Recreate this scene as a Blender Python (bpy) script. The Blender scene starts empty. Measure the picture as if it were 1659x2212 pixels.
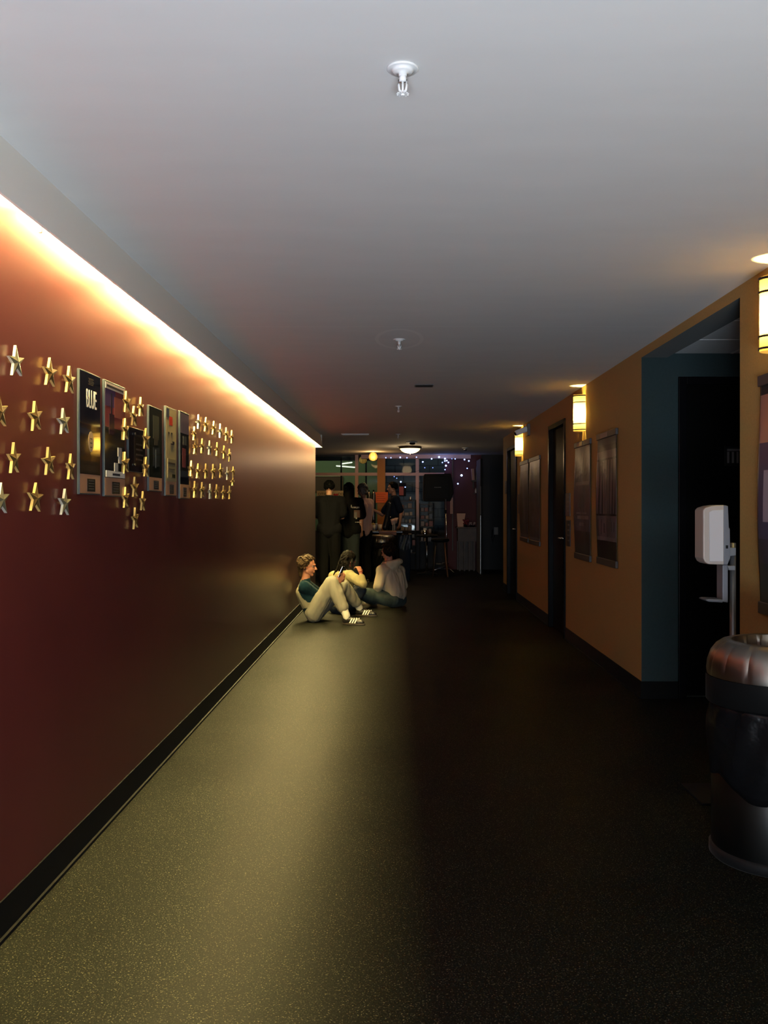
import bpy, bmesh, math, random
from mathutils import Vector, Matrix, Quaternion, noise
V = Vector
sc = bpy.context.scene
C = sc.collection
rnd = random.Random(7)
# ------------------------------------------------------------------ camera, light, exposure
F, VX, VY, EYE = 1950.0, 858.0, 1094.0, 1.35        # focal length and vanishing point in pixels, eye height in metres
cam = bpy.data.cameras.new('camera'); cam_o = bpy.data.objects.new('camera', cam); C.objects.link(cam_o)
cam.sensor_fit = 'VERTICAL'; cam.sensor_height = 36; cam.lens = F/2212*36
cam.shift_x = -(VX-829.5)/2212; cam.shift_y = (VY-1106)/2212
cam.clip_start = .05; cam.clip_end = 100
cam_o.location = (0, 0, EYE); cam_o.rotation_euler = (math.pi/2, 0, 0)
sc.camera = cam_o
w = bpy.data.worlds.new('world'); sc.world = w; w.use_nodes = True
w.node_tree.nodes['Background'].inputs[0].default_value = (.55, .62, .8, 1)
w.node_tree.nodes['Background'].inputs[1].default_value = .012
sc.view_settings.view_transform = 'Standard'; sc.view_settings.look = 'None'
sc.view_settings.exposure = 0; sc.view_settings.gamma = 1; sc.view_settings.use_curve_mapping = False
sc.cycles.use_denoising = True; sc.cycles.max_bounces = 8; sc.cycles.diffuse_bounces = 5
sc.cycles.glossy_bounces = 4; sc.cycles.transmission_bounces = 6; sc.cycles.transparent_max_bounces = 8
sc.cycles.caustics_reflective = False; sc.cycles.caustics_refractive = False
sc.cycles.sample_clamp_indirect = 8

TUBE = 1080.0        # radiance of the fluorescent tubes in the light trough
TUBE_COL = (1, .77, .29)
DAY = 14.0          # daylight through the glazed doors at the near end
CEILING_FILL = 500.0      # power of an added, unseen upward fill that brightens the near ceiling
SCONCE = 24.0
def area_light(name, loc, target, sx, sy, power, col, spread=math.pi):
    l = bpy.data.lights.new(name, 'AREA'); l.shape = 'RECTANGLE'; l.size = sx; l.size_y = sy
    l.energy = power; l.color = col; l.spread = spread
    o = bpy.data.objects.new(name, l); C.objects.link(o); o.location = loc
    o.rotation_euler = (V(target)-V(loc)).to_track_quat('-Z', 'Y').to_euler()
    return o
def point_light(name, loc, power, col, r=.03):
    l = bpy.data.lights.new(name, 'POINT'); l.energy = power; l.color = col; l.shadow_soft_size = r
    o = bpy.data.objects.new(name, l); C.objects.link(o); o.location = loc
    return o
area_light('daylight_through_entrance', (.25, -2.45, 1.0), (.25, 3.0, 2.2), 2.3, 1.9, DAY, (.80, .90, 1.0))
area_light('added_ceiling_fill', (.05, -1.7, .12), (.05, -.3, 2.4), 1.6, 1.4, CEILING_FILL, (.76, .88, 1.0))  # added fill aimed up at the ceiling, no real source stands here

# ------------------------------------------------------------------ helpers
def P(px, py, Y): return V(((px-VX)*Y/F, Y, EYE+(VY-py)*Y/F))
def mat(name, col, rough=.6, metal=0, spec=.5, var=0, vscale=8, bump=0, bscale=60, emit=None, es=1, coat=0, stretch=None, sheen=0, graz=None):
    m = bpy.data.materials.new(name); m.use_nodes = True
    nt = m.node_tree; b = nt.nodes['Principled BSDF']
    b.inputs['Base Color'].default_value = (*col, 1); b.inputs['Roughness'].default_value = rough
    b.inputs['Metallic'].default_value = metal; b.inputs['Specular IOR Level'].default_value = spec
    b.inputs['Coat Weight'].default_value = coat; b.inputs['Coat Roughness'].default_value = .12
    b.inputs['Sheen Weight'].default_value = sheen
    if emit:
        b.inputs['Emission Color'].default_value = (*emit, 1); b.inputs['Emission Strength'].default_value = es
    if var or bump:
        tc = nt.nodes.new('ShaderNodeTexCoord'); src = tc.outputs['Object']
        if stretch:
            mp = nt.nodes.new('ShaderNodeMapping'); mp.inputs['Scale'].default_value = stretch
            nt.links.new(src, mp.inputs[0]); src = mp.outputs[0]
    if var:
        n = nt.nodes.new('ShaderNodeTexNoise'); n.inputs['Scale'].default_value = vscale; n.inputs['Detail'].default_value = 4
        nt.links.new(src, n.inputs[0])
        r = nt.nodes.new('ShaderNodeValToRGB')
        r.color_ramp.elements[0].position = .3; r.color_ramp.elements[1].position = .7
        r.color_ramp.elements[0].color = (*[c*(1-var) for c in col], 1)
        r.color_ramp.elements[1].color = (*[min(1, c*(1+var)) for c in col], 1)
        nt.links.new(n.outputs['Fac'], r.inputs[0]); nt.links.new(r.outputs[0], b.inputs['Base Color'])
    if bump:
        n = nt.nodes.new('ShaderNodeTexNoise'); n.inputs['Scale'].default_value = bscale; n.inputs['Detail'].default_value = 3
        nt.links.new(src, n.inputs[0])
        bp = nt.nodes.new('ShaderNodeBump'); bp.inputs['Strength'].default_value = bump; bp.inputs['Distance'].default_value = .01
        nt.links.new(n.outputs['Fac'], bp.inputs['Height']); nt.links.new(bp.outputs[0], b.inputs['Normal'])
    if graz is not None: weak_gloss(m, graz)
    return m
def weak_gloss(m, graz):     # swaps the Principled node for diffuse + a weak gloss, for surfaces duller at grazing angles
    nt = m.node_tree; N = nt.nodes; L = nt.links; b = N['Principled BSDF']
    d = N.new('ShaderNodeBsdfDiffuse'); g = N.new('ShaderNodeBsdfGlossy'); fr = N.new('ShaderNodeFresnel'); fr.inputs[0].default_value = 1.42
    mu = N.new('ShaderNodeMath'); mu.operation = 'MULTIPLY'; mu.inputs[1].default_value = graz; mx = N.new('ShaderNodeMixShader')
    d.inputs['Color'].default_value = b.inputs['Base Color'].default_value; g.inputs['Roughness'].default_value = b.inputs['Roughness'].default_value
    g.inputs['Color'].default_value = (1, 1, 1, 1)
    for l in list(nt.links):
        if l.to_node == b:
            if l.to_socket.name == 'Base Color': L.new(l.from_socket, d.inputs['Color'])
            if l.to_socket.name == 'Roughness': L.new(l.from_socket, g.inputs['Roughness'])
            if l.to_socket.name == 'Normal': L.new(l.from_socket, d.inputs['Normal']); L.new(l.from_socket, g.inputs['Normal'])
    L.new(fr.outputs[0], mu.inputs[0]); L.new(mu.outputs[0], mx.inputs[0]); L.new(d.outputs[0], mx.inputs[1]); L.new(g.outputs[0], mx.inputs[2])
    L.new(mx.outputs[0], N['Material Output'].inputs[0]); N.remove(b)
def root_loc(o):
    l = V((0, 0, 0))
    while o is not None: l += o.location; o = o.parent
    return l
def tag(o, label=None, cat=None, group=None, kind=None):
    if label: o['label'] = label
    if cat: o['category'] = cat
    if group: o['group'] = group
    if kind: o['kind'] = kind
    return o
def thing(name, label, cat, loc, group=None):
    o = bpy.data.objects.new(name, None); C.objects.link(o); o.location = loc; o.empty_display_size = .05
    return tag(o, label, cat, group)
def frame_of(z, up=V((0, 0, 1))):
    z = V(z).normalized()
    x = V(up).cross(z)
    if x.length < 1e-4: x = V((1, 0, 0)).cross(z)
    x.normalize(); y = z.cross(x)
    return Matrix((x, y, z)).transposed()
class MB:
    def __init__(s, *mats): s.bm = bmesh.new(); s.mats = list(mats); s.mi = 0
    def m(s, mt):
        if mt not in s.mats: s.mats.append(mt)
        s.mi = s.mats.index(mt); return s
    def f(s, vs):
        try: fc = s.bm.faces.new(vs); fc.material_index = s.mi; return fc
        except ValueError: return None
    def hull8(s, c):
        v = [s.bm.verts.new(p) for p in c]
        for q in ((0,3,2,1),(4,5,6,7),(0,1,5,4),(1,2,6,5),(2,3,7,6),(3,0,4,7)): s.f([v[i] for i in q])
        return s
    def box(s, x0, x1, y0, y1, z0, z1):
        return s.hull8([(x0,y0,z0),(x1,y0,z0),(x1,y1,z0),(x0,y1,z0),(x0,y0,z1),(x1,y0,z1),(x1,y1,z1),(x0,y1,z1)])
    def obox(s, c, r, u, n, w, h, d):            # box about c with half axes r*w/2, u*h/2, n*d/2
        c = V(c); r = V(r)*w/2; u = V(u)*h/2; n = V(n)*d/2
        return s.hull8([c-r-u-n, c+r-u-n, c+r+u-n, c-r+u-n, c-r-u+n, c+r-u+n, c+r+u+n, c-r+u+n])
    def rings(s, rings, cap=True, closed=True):
        prev = None; first = None
        for rg in rings:
            vs = [s.bm.verts.new(p) for p in rg]
            if prev:
                n = len(vs)
                for i in range(n if closed else n-1): s.f([prev[i], prev[(i+1) % n], vs[(i+1) % n], vs[i]])
            else: first = vs
            prev = vs
        if cap: s.f(first[::-1]); s.f(prev)
        return s
    def lathe(s, c, prof, n=24, axis=(0,0,1), cap=True, a0=0, a1=2*math.pi, sx=1, sy=1):
        R = frame_of(axis, (0, 1, 0)); c = V(c); full = abs(a1-a0-2*math.pi) < 1e-6
        k = n if full else n+1
        rg = [[c + R @ V((r*sx*math.cos(a0+(a1-a0)*i/n), r*sy*math.sin(a0+(a1-a0)*i/n), z)) for i in range(k)] for r, z in prof]
        return s.rings(rg, cap, full)
    def cyl(s, a, b, r0, r1=None, n=12):
        a = V(a); b = V(b); r1 = r0 if r1 is None else r1; R = frame_of(b-a)
        rg = [[p + R @ V((r*math.cos(2*math.pi*i/n), r*math.sin(2*math.pi*i/n), 0)) for i in range(n)] for p, r in ((a, r0), (b, r1))]
        return s.rings(rg)
    def tube(s, pts, r, n=8):
        pts = [V(p) for p in pts]; rg = []
        for i, p in enumerate(pts):
            t = (pts[min(i+1, len(pts)-1)]-pts[max(i-1, 0)]).normalized(); R = frame_of(t)
            rr = r[i] if isinstance(r, (list, tuple)) else r
            rg.append([p + R @ V((rr*math.cos(2*math.pi*k/n), rr*math.sin(2*math.pi*k/n), 0)) for k in range(n)])
        return s.rings(rg)
    def prism(s, poly, d):
        d = V(d); a = [V(p) for p in poly]
        return s.rings([a, [p+d for p in a]])
    def quad(s, *p): s.f([s.bm.verts.new(q) for q in p]); return s
    def cap(s, a, ra, b, rb, n=10):              # tapered capsule
        a = V(a); b = V(b); d = b-a
        if d.length < 1e-5: d = V((0, 0, 1e-4))
        R = frame_of(d); rg = []
        for k in range(1, 4): t = math.pi/2*(1-k/4); rg.append((a, ra*math.cos(t), -ra*math.sin(t)))
        rg.append((a, ra, 0)); rg.append((b, rb, 0))
        for k in range(1, 4): t = math.pi/2*k/4; rg.append((b, rb*math.cos(t), rb*math.sin(t)))
        s.rings([[p + R @ V((r*math.cos(2*math.pi*i/n), r*math.sin(2*math.pi*i/n), z)) for i in range(n)] for p, r, z in rg])
        return s
    def ell(s, c, rad, R=None, n=16, m=10):
        R = R or Matrix.Identity(3); c = V(c)
        s.rings([[c + R @ V((rad[0]*math.sin(t)*math.cos(a), rad[1]*math.sin(t)*math.sin(a), -rad[2]*math.cos(t)))
                  for a in [2*math.pi*i/n for i in range(n)]] for t in [math.pi*(j+.35)/(m-.3) for j in range(m)]])
        return s
    def build(s, name, parent=None, label=None, smooth=False, bevel=0, seg=2, auto=None):
        bmesh.ops.recalc_face_normals(s.bm, faces=s.bm.faces)
        me = bpy.data.meshes.new(name); s.bm.to_mesh(me); s.bm.free()
        for mt in s.mats: me.materials.append(mt)
        o = bpy.data.objects.new(name, me); C.objects.link(o)
        if parent is not None:
            me.transform(Matrix.Translation(-root_loc(parent))); o.parent = parent
        else:
            c = sum((v.co for v in me.vertices), V())/max(1, len(me.vertices))
            me.transform(Matrix.Translation(-c)); o.location = c
        if smooth: me.shade_smooth()
        if auto:
            me.shade_smooth(); me.set_sharp_from_angle(angle=math.radians(auto))
        if bevel:
            b = o.modifiers.new('bevel', 'BEVEL'); b.width = bevel; b.segments = seg; b.limit_method = 'ANGLE'
        if label: o['label'] = label
        return o
def structure(mb, name, **k): return tag(mb.build(name, **k), kind='structure')
def remesh(o, voxel, smooth=6, fac=.5, disp=None):
    r = o.modifiers.new('r', 'REMESH'); r.mode = 'VOXEL'; r.voxel_size = voxel; r.use_smooth_shade = True
    s = o.modifiers.new('s', 'SMOOTH'); s.iterations = smooth; s.factor = fac
    dg = bpy.context.evaluated_depsgraph_get(); dg.update()
    me = bpy.data.meshes.new_from_object(o.evaluated_get(dg))
    mats = list(o.data.materials); o.modifiers.clear(); me.name = o.name
    me.materials.clear()
    for mt in mats: me.materials.append(mt)
    o.data = me
    for p in me.polygons: p.material_index = 0
    if disp:
        base = root_loc(o)
        nm = [(v.co.copy(), v.normal.copy()) for v in me.vertices]
        me.vertices.foreach_set('co', [x for c, n_ in nm for x in c+n_*disp(c+base)]); me.update()
    me.shade_smooth()
    return o
def text_mesh(s, name, mt, c, right, up, size, depth, parent, align='CENTER', sx=1):
    cu = bpy.data.curves.new(name, 'FONT'); cu.body = s; cu.size = size; cu.extrude = depth; cu.align_x = align; cu.align_y = 'CENTER'
    to = bpy.data.objects.new(name, cu); C.objects.link(to)
    dg = bpy.context.evaluated_depsgraph_get(); dg.update()
    me = bpy.data.meshes.new_from_object(to.evaluated_get(dg))
    bpy.data.objects.remove(to)
    right = V(right).normalized(); up = V(up).normalized()
    R = Matrix((right*sx, up, right.cross(up))).transposed().to_4x4()
    me.transform(Matrix.Translation(V(c)-root_loc(parent)) @ R)
    me.materials.clear(); me.materials.append(mt); me.name = name
    o = bpy.data.objects.new(name, me); C.objects.link(o); o.parent = parent
    return o
def copy_tree(o, parent=None):
    c = o.copy(); C.objects.link(c)
    if parent is not None: c.parent = parent
    for ch in list(o.children): copy_tree(ch, c)
    return c

# ------------------------------------------------------------------ materials
m_red = mat('wine_red_paint', (.098, .019, .018), .29, spec=.55, var=.06, vscale=3, graz=.60)
m_amber = mat('amber_paint', (.40, .25, .075), .7, var=.08, vscale=90, bump=.12, bscale=160)
m_teal = mat('teal_paint', (.022, .040, .043), .9, graz=.3, var=.06, vscale=60)
m_ceil = mat('ceiling_paint', (.70, .69, .69), .8, var=.02, vscale=2, bump=.05, bscale=3, stretch=(1, 3, 1))
m_maroon = mat('maroon_paint', (.11, .028, .03), .7)
m_black_wall = mat('dark_wall_paint', (.022, .022, .024), .7)
m_base = mat('black_rubber_base', (.005, .005, .005), .5, graz=.15)
m_blk_gloss = mat('black_gloss_paint', (.004, .004, .005), .22, graz=.35)
m_blk = mat('black_matte', (.006, .006, .006), .6, graz=.3)
m_steel = mat('brushed_steel', (.22, .20, .175), .33, metal=1, bump=.06, bscale=90, stretch=(1, 1, 20))
m_steel_dim = mat('satin_steel_body', (.045, .045, .043), .40, metal=1)  # steel colour darkened to stand for the little light reaching the drum
m_chrome = mat('chrome', (.75, .75, .75), .18, metal=1)
m_white = mat('white_enamel', (.75, .75, .76), .4)
m_ivory = mat('ivory_plastic', (.36, .30, .26), .45)
m_grey_plastic = mat('grey_plastic', (.12, .12, .135), .5)
m_alu = mat('mullion_paint', (.78, .50, .42), .6)
m_orange = mat('orange_paint', (.55, .22, .05), .7)
m_paper = mat('paper', (.72, .66, .56), .8)
m_cream = mat('cream_banner', (.80, .66, .42), .8)
m_wood = mat('warm_wood', (.28, .12, .05), .5, var=.3, vscale=6, stretch=(1, 8, 1))
m_dkwood = mat('dark_wood', (.06, .035, .02), .5, var=.3, vscale=6)
m_gold = mat('gold_foil_card', (.85, .58, .20), .36, metal=.55)
m_gold_face = mat('gold_star_face', (.13, .075, .025), .45, metal=.5)  # dark reflection on the foil face put into the colour
m_silver_face = mat('silver_star_face', (.17, .15, .095), .42, metal=.5)  # silver face darkened in colour the same way
m_silver = mat('pale_silver_foil_card', (.78, .74, .62), .32, metal=.6)

def floor_material():
    m = bpy.data.materials.new('speckled_rubber_floor'); m.use_nodes = True; nt = m.node_tree; N = nt.nodes; L = nt.links
    b = N['Principled BSDF']; tc = N.new('ShaderNodeTexCoord')
    n1 = N.new('ShaderNodeTexNoise'); n1.inputs['Scale'].default_value = 205; n1.inputs['Detail'].default_value = 2
    r1 = N.new('ShaderNodeValToRGB'); e = r1.color_ramp.elements
    e[0].position = .35; e[0].color = (.0035, .0040, .0030, 1); e[1].position = .62; e[1].color = (.010, .0105, .008, 1)
    x = r1.color_ramp.elements.new(.70); x.color = (.095, .088, .055, 1)
    n2 = N.new('ShaderNodeTexNoise'); n2.inputs['Scale'].default_value = 1.3; n2.inputs['Detail'].default_value = 5
    r2 = N.new('ShaderNodeValToRGB'); r2.color_ramp.elements[0].position = .3; r2.color_ramp.elements[0].color = (.72, .72, .72, 1); r2.color_ramp.elements[1].position = .6
    mx = N.new('ShaderNodeMix'); mx.data_type = 'RGBA'; mx.blend_type = 'MULTIPLY'; mx.inputs['Factor'].default_value = 1
    for n in (n1, n2): L.new(tc.outputs['Object'], n.inputs[0])
    L.new(n1.outputs['Fac'], r1.inputs[0]); L.new(n2.outputs['Fac'], r2.inputs[0])
    L.new(r1.outputs[0], mx.inputs[6]); L.new(r2.outputs[0], mx.inputs[7]); L.new(mx.outputs[2], b.inputs['Base Color'])
    mr = N.new('ShaderNodeMapRange'); mr.inputs[3].default_value = .34; mr.inputs[4].default_value = .44
    L.new(n2.outputs['Fac'], mr.inputs[0]); L.new(mr.outputs[0], b.inputs['Roughness'])
    b.inputs['Specular IOR Level'].default_value = .032
    bp = N.new('ShaderNodeBump'); bp.inputs['Strength'].default_value = .25; bp.inputs['Distance'].default_value = .002
    L.new(n1.outputs['Fac'], bp.inputs['Height']); L.new(bp.outputs[0], b.inputs['Normal'])
    weak_gloss(m, .075)
    return m
m_floor = floor_material()
def brick_material(name, c1, c2, cm, bw, rh, msize=.012, rough=.8):
    m = bpy.data.materials.new(name); m.use_nodes = True; nt = m.node_tree; N = nt.nodes; L = nt.links
    b = N['Principled BSDF']; tc = N.new('ShaderNodeTexCoord'); mp = N.new('ShaderNodeMapping')
    mp.inputs['Rotation'].default_value = (math.pi/2, 0, 0)
    br = N.new('ShaderNodeTexBrick'); br.inputs['Color1'].default_value = (*c1, 1); br.inputs['Color2'].default_value = (*c2, 1)
    br.inputs['Mortar'].default_value = (*cm, 1); br.inputs['Scale'].default_value = 1
    br.inputs['Brick Width'].default_value = bw; br.inputs['Row Height'].default_value = rh; br.inputs['Mortar Size'].default_value = msize
    L.new(tc.outputs['Object'], mp.inputs[0]); L.new(mp.outputs[0], br.inputs[0]); L.new(br.outputs[0], b.inputs['Base Color'])
    b.inputs['Roughness'].default_value = rough
    return m
m_block = brick_material('painted_block_wall', (.12, .15, .17), (.10, .13, .15), (.05, .06, .075), .40, .20)
m_tile = mat('ceiling_tile', (.62, .63, .64), .8, var=.05, vscale=40)
def glass_mat(name, tint=(1, 1, 1), refl=1.0):
    m = bpy.data.materials.new(name); m.use_nodes = True; nt = m.node_tree; N = nt.nodes; L = nt.links
    N.remove(N['Principled BSDF'])
    t = N.new('ShaderNodeBsdfTransparent'); t.inputs[0].default_value = (*tint, 1)
    g = N.new('ShaderNodeBsdfGlossy'); g.inputs['Roughness'].default_value = .02
    fr = N.new('ShaderNodeFresnel'); fr.inputs[0].default_value = 1.18
    mx = N.new('ShaderNodeMixShader'); L.new(fr.outputs[0], mx.inputs[0]); L.new(t.outputs[0], mx.inputs[1]); L.new(g.outputs[0], mx.inputs[2])
    L.new(mx.outputs[0], N['Material Output'].inputs[0])
    return m
m_glass = glass_mat('window_glass', (.92, .95, .95))
def lamp_glass(name, col):
    m = bpy.data.materials.new(name); m.use_nodes = True; nt = m.node_tree; N = nt.nodes; L = nt.links
    N.remove(N['Principled BSDF'])
    t = N.new('ShaderNodeBsdfTranslucent'); t.inputs[0].default_value = (*col, 1)
    d = N.new('ShaderNodeBsdfDiffuse'); d.inputs[0].default_value = (*col, 1)
    mx = N.new('ShaderNodeMixShader'); mx.inputs[0].default_value = .25
    L.new(t.outputs[0], mx.inputs[1]); L.new(d.outputs[0], mx.inputs[2]); L.new(mx.outputs[0], N['Material Output'].inputs[0])
    return m
m_lampglass = lamp_glass('amber_frosted_glass', (.62, .44, .20))

# ------------------------------------------------------------------ setting
XL, XR, ZC = -1.234, 1.716, 2.457
YN, YLE, YRE, YB = -2.6, 13.62, 14.6, 19.4           # near end, left wall end, right wall end, back wall
structure(MB(m_floor).box(-6, 6, YN-.2, 24, -.1, 0), 'floor')
structure(MB(m_ceil).box(-6, 6, YN-.2, YB+.05, ZC, ZC+.1), 'ceiling')
structure(MB(m_red).box(XL-.14, XL, YN, YLE, 0, ZC), 'wall_left')
b = MB(m_base).box(XL, XL+.006, YN, YLE, 0, .122).box(XL, XL+.016, YN, YLE, 0, .012)
structure(b, 'baseboard_left')
b = MB(m_amber, m_teal)
DW = .18
segs = [(YN, 4.52), (6.34, 9.19), (10.17, 12.92), (14.0, YRE)]
for i, (a, c) in enumerate(segs): b.box(XR, XR+DW, a, c, 0, ZC)
b.box(XR, XR+DW, 9.19, 10.17, 2.25, ZC); b.box(XR, XR+DW, 12.92, 14.0, 2.25, ZC)
b.box(XR, XR+DW, 4.52, 6.34, 2.396, ZC)
wr = structure(b, 'wall_right')
for p in wr.data.polygons:                           # the alcove's reveals are painted teal
    c = p.center + wr.location
    if (abs(p.normal.y) > .9 and (abs(c.y-6.34) < .02 or abs(c.y-4.52) < .02)) or (abs(p.normal.z) > .9 and 4.5 < c.y < 6.4 and abs(c.z-2.396) < .01) or (p.normal.x > .9 or p.normal.x < -.9) and c.x > XR+.1:
        p.material_index = 1
b = MB(m_base)
for a, c in segs: b.box(XR-.006, XR, a, c, 0, .122).box(XR-.016, XR, a, c, 0, .012)
b.box(XR-.006, 1.973, 6.334, 6.34, 0, .122)
structure(b, 'baseboard_right')
# alcove beside the dispenser
structure(MB(m_teal).box(XR+DW, 1.973, 6.34, 6.5, 0, 2.44).box(1.973, 3.4, 6.34, 6.5, 2.262, 2.44), 'wall_alcove_back')
structure(MB(m_teal).box(3.3, 3.4, 4.4, 6.34, 0, 2.44).box(XR+DW, 3.4, 4.3, 4.4, 0, 2.44), 'wall_alcove_side')
b = MB(m_tile).box(XR+DW, 3.4, 4.4, 6.34, 2.425, 2.44)
m_tgrid = mat('tile_grid', (.80, .80, .80), .6)
b.m(m_tgrid)
for y in (4.62, 5.22, 5.82): b.box(XR+DW, 3.3, y-.010, y+.010, 2.4225, 2.426)
for x in (2.35, 2.95): b.box(x-.010, x+.010, 4.4, 6.34, 2.4225, 2.426)
structure(b, 'ceiling_alcove')
m_door = mat('black_door_paint', (.003, .003, .003), .35, graz=.15)
def door_across(name, x0, x1, y, top):               # a door facing the camera
    t = bpy.data.objects.new(name, None); C.objects.link(t); t.location = ((x0+x1)/2, y, 0); t['kind'] = 'structure'
    MB(m_blk_gloss).box(x0, x0+.055, y-.012, y+.1, 0, top).box(x1-.055, x1, y-.012, y+.1, 0, top).box(x0+.055, x1-.055, y-.012, y+.1, top-.055, top).build('door_frame', t, bevel=.004)
    d = MB(m_door).box(x0+.058, x1-.058, y+.02, y+.065, .016, top-.058).build('door_panel', t, bevel=.003)
    MB(m_chrome).cyl((x0+.13, y+.02, 1.02), (x0+.13, y-.03, 1.02), .012).cyl((x0+.13, y-.03, 1.02), (x0+.25, y-.03, 1.02), .010).build('door_handle', t, smooth=True)
    return t
d1 = door_across('door_1', 1.975, 3.05, 6.34, 2.26)
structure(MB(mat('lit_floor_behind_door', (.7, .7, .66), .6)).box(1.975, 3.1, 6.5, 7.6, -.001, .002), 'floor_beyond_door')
structure(MB(m_teal).box(1.90, 3.4, 7.6, 7.7, 0, 2.44).box(1.90, 1.97, 6.5, 7.6, 0, 2.44).box(3.1, 3.17, 6.5, 7.6, 0, 2.44).box(1.9, 3.4, 6.5, 7.7, 2.44, 2.48), 'wall_beyond_door')
area_light('room_lamp_beyond_door', (2.5, 6.95, 2.3), (2.5, 6.95, 0), .6, .4, 9, (.9, .95, 1))
# a small pictogram plate on that door
pl = thing('door_sign', 'dim grey pictogram plate on the black alcove door', 'sign', P(1592, 985, 6.355))
q = pl.location
MB(m_blk).box(q.x-.09, q.x+.09, q.y-.001, q.y+.004, q.z-.07, q.z+.07).build('plate', pl, bevel=.004)
b = MB(mat('dim_print', (.10, .10, .10), .6))
for k in range(5): b.box(q.x-.07+k*.033, q.x-.055+k*.033, q.y-.0025, q.y-.0015, q.z-.05, q.z+.03)
b.box(q.x-.07, q.x+.078, q.y-.0025, q.y-.0015, q.z+.035, q.z+.05)
b.build('print', pl)
def door_side(name, y0, y1, top=2.25):               # a door in the right-hand wall
    t = bpy.data.objects.new(name, None); C.objects.link(t); t.location = (XR, (y0+y1)/2, 0); t['kind'] = 'structure'
    b = MB(m_blk_gloss)
    b.box(XR-.018, XR+.12, y0, y0+.05, 0, top).box(XR-.018, XR+.12, y1-.05, y1, 0, top).box(XR-.018, XR+.12, y0+.05, y1-.05, top-.05, top)
    b.build('door_frame', t, bevel=.004)
    MB(m_door).box(XR+.03, XR+.075, y0+.053, y1-.053, .01, top-.053).build('door_panel', t, bevel=.003)
    MB(m_chrome).cyl((XR+.03, y0+.13, 1.02), (XR-.03, y0+.13, 1.02), .012).cyl((XR-.03, y0+.13, 1.02), (XR-.03, y0+.25, 1.02), .01).build('door_handle', t, smooth=True)
door_side('door_2', 9.19, 10.17); door_side('door_3', 12.92, 14.0)
structure(MB(m_black_wall).box(XR+.13, XR+.17, 9.19, 10.17, 0, 2.25).box(XR+.13, XR+.17, 12.92, 14.0, 0, 2.25), 'wall_behind_doors')
# near end of the corridor: glazed entrance doors behind the camera
b = MB(m_amber).box(XL-.14, -.95, YN-.15, YN, 0, ZC).box(1.45, XR+DW, YN-.15, YN, 0, ZC).box(-.95, 1.45, YN-.15, YN, 2.2, ZC)
structure(b, 'wall_near_end')
t = bpy.data.objects.new('door_4', None); C.objects.link(t); t.location = (.25, YN-.08, 0); t['kind'] = 'structure'
b = MB(m_blk_gloss)
for x in (-.95, .20, .25, 1.40): b.box(x, x+.05, YN-.11, YN-.05, 0, 2.2)
for z in (0, 1.0, 2.14): b.box(-.90, 1.40, YN-.11, YN-.05, z, z+.06)
b.build('door_frame', t); MB(m_glass).box(-.92, 1.42, YN-.085, YN-.08, .03, 2.17).build('pane', t)
# open room beyond the corridor
structure(MB(m_black_wall).box(-5.1, -5.0, YLE, YB, 0, ZC).box(-5.0, XL-.14, YLE-.12, YLE, 0, ZC), 'wall_far_left')
structure(MB(m_black_wall).box(1.80, 4.2, YB-.1, YB+.02, 0, ZC+.05).box(4.2, 4.3, YRE, YB, 0, ZC+.05).box(XR+DW, 4.2, YRE-.1, YRE, 0, ZC), 'wall_far_right')
# ---- light trough over the left wall
b = MB(mat('trough_board_paint', (.88, .87, .84), .8)).prism([(-1.150, YN, 2.262), (-1.160, YN, 2.262), (-1.195, YN, ZC), (-1.183, YN, ZC)], (0, 13.95-YN, 0)).box(XL-.14, -1.162, 13.938, 13.95, 2.262, ZC)
b.box(XL-.14, XL-.12, YLE, 13.938, 2.262, ZC)
structure(b, 'trim_light_trough')
def emit_mat(name, col, s):
    m = bpy.data.materials.new(name); m.use_nodes = True; N = m.node_tree.nodes; N.remove(N['Principled BSDF'])
    e = N.new('ShaderNodeEmission'); e.inputs[0].default_value = (*col, 1); e.inputs[1].default_value = s
    m.node_tree.links.new(e.outputs[0], N['Material Output'].inputs[0]); return m
m_tube = emit_mat('tube_glow', TUBE_COL, TUBE)
tx, tz = -1.206, 2.366
t0 = thing('fluorescent_tube', 'glowing fluorescent tube hidden behind the light trough board over the red wall', 'lamp', (tx, 0, tz), 'tubes in the light trough')
MB(m_tube).cyl((tx, .035, tz), (tx, .955, tz), .011, n=10).build('glass_tube', t0, smooth=True)
MB(m_ivory).box(tx-.016, tx+.010, -.012, .012, tz-.022, tz+.02).box(tx-.006, tx+.006, -.006, .006, tz-.092, tz-.022).box(tx-.012, tx+.012, -.012, .012, tz+.02, ZC-.001).build('lamp_holder', t0, bevel=.003)
MB(m_chrome).cyl((tx, .022, tz), (tx, .035, tz), .0115).build('end_cap', t0, smooth=True)
MB(m_chrome).cyl((tx, .955, tz), (tx, .968, tz), .0115).build('end_cap', t0, smooth=True)
t0.location.y = 3.05
for k in range(-5, 11):
    if k == 0: continue
    c = copy_tree(t0); c.location.y = 3.05+k*.99

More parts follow.
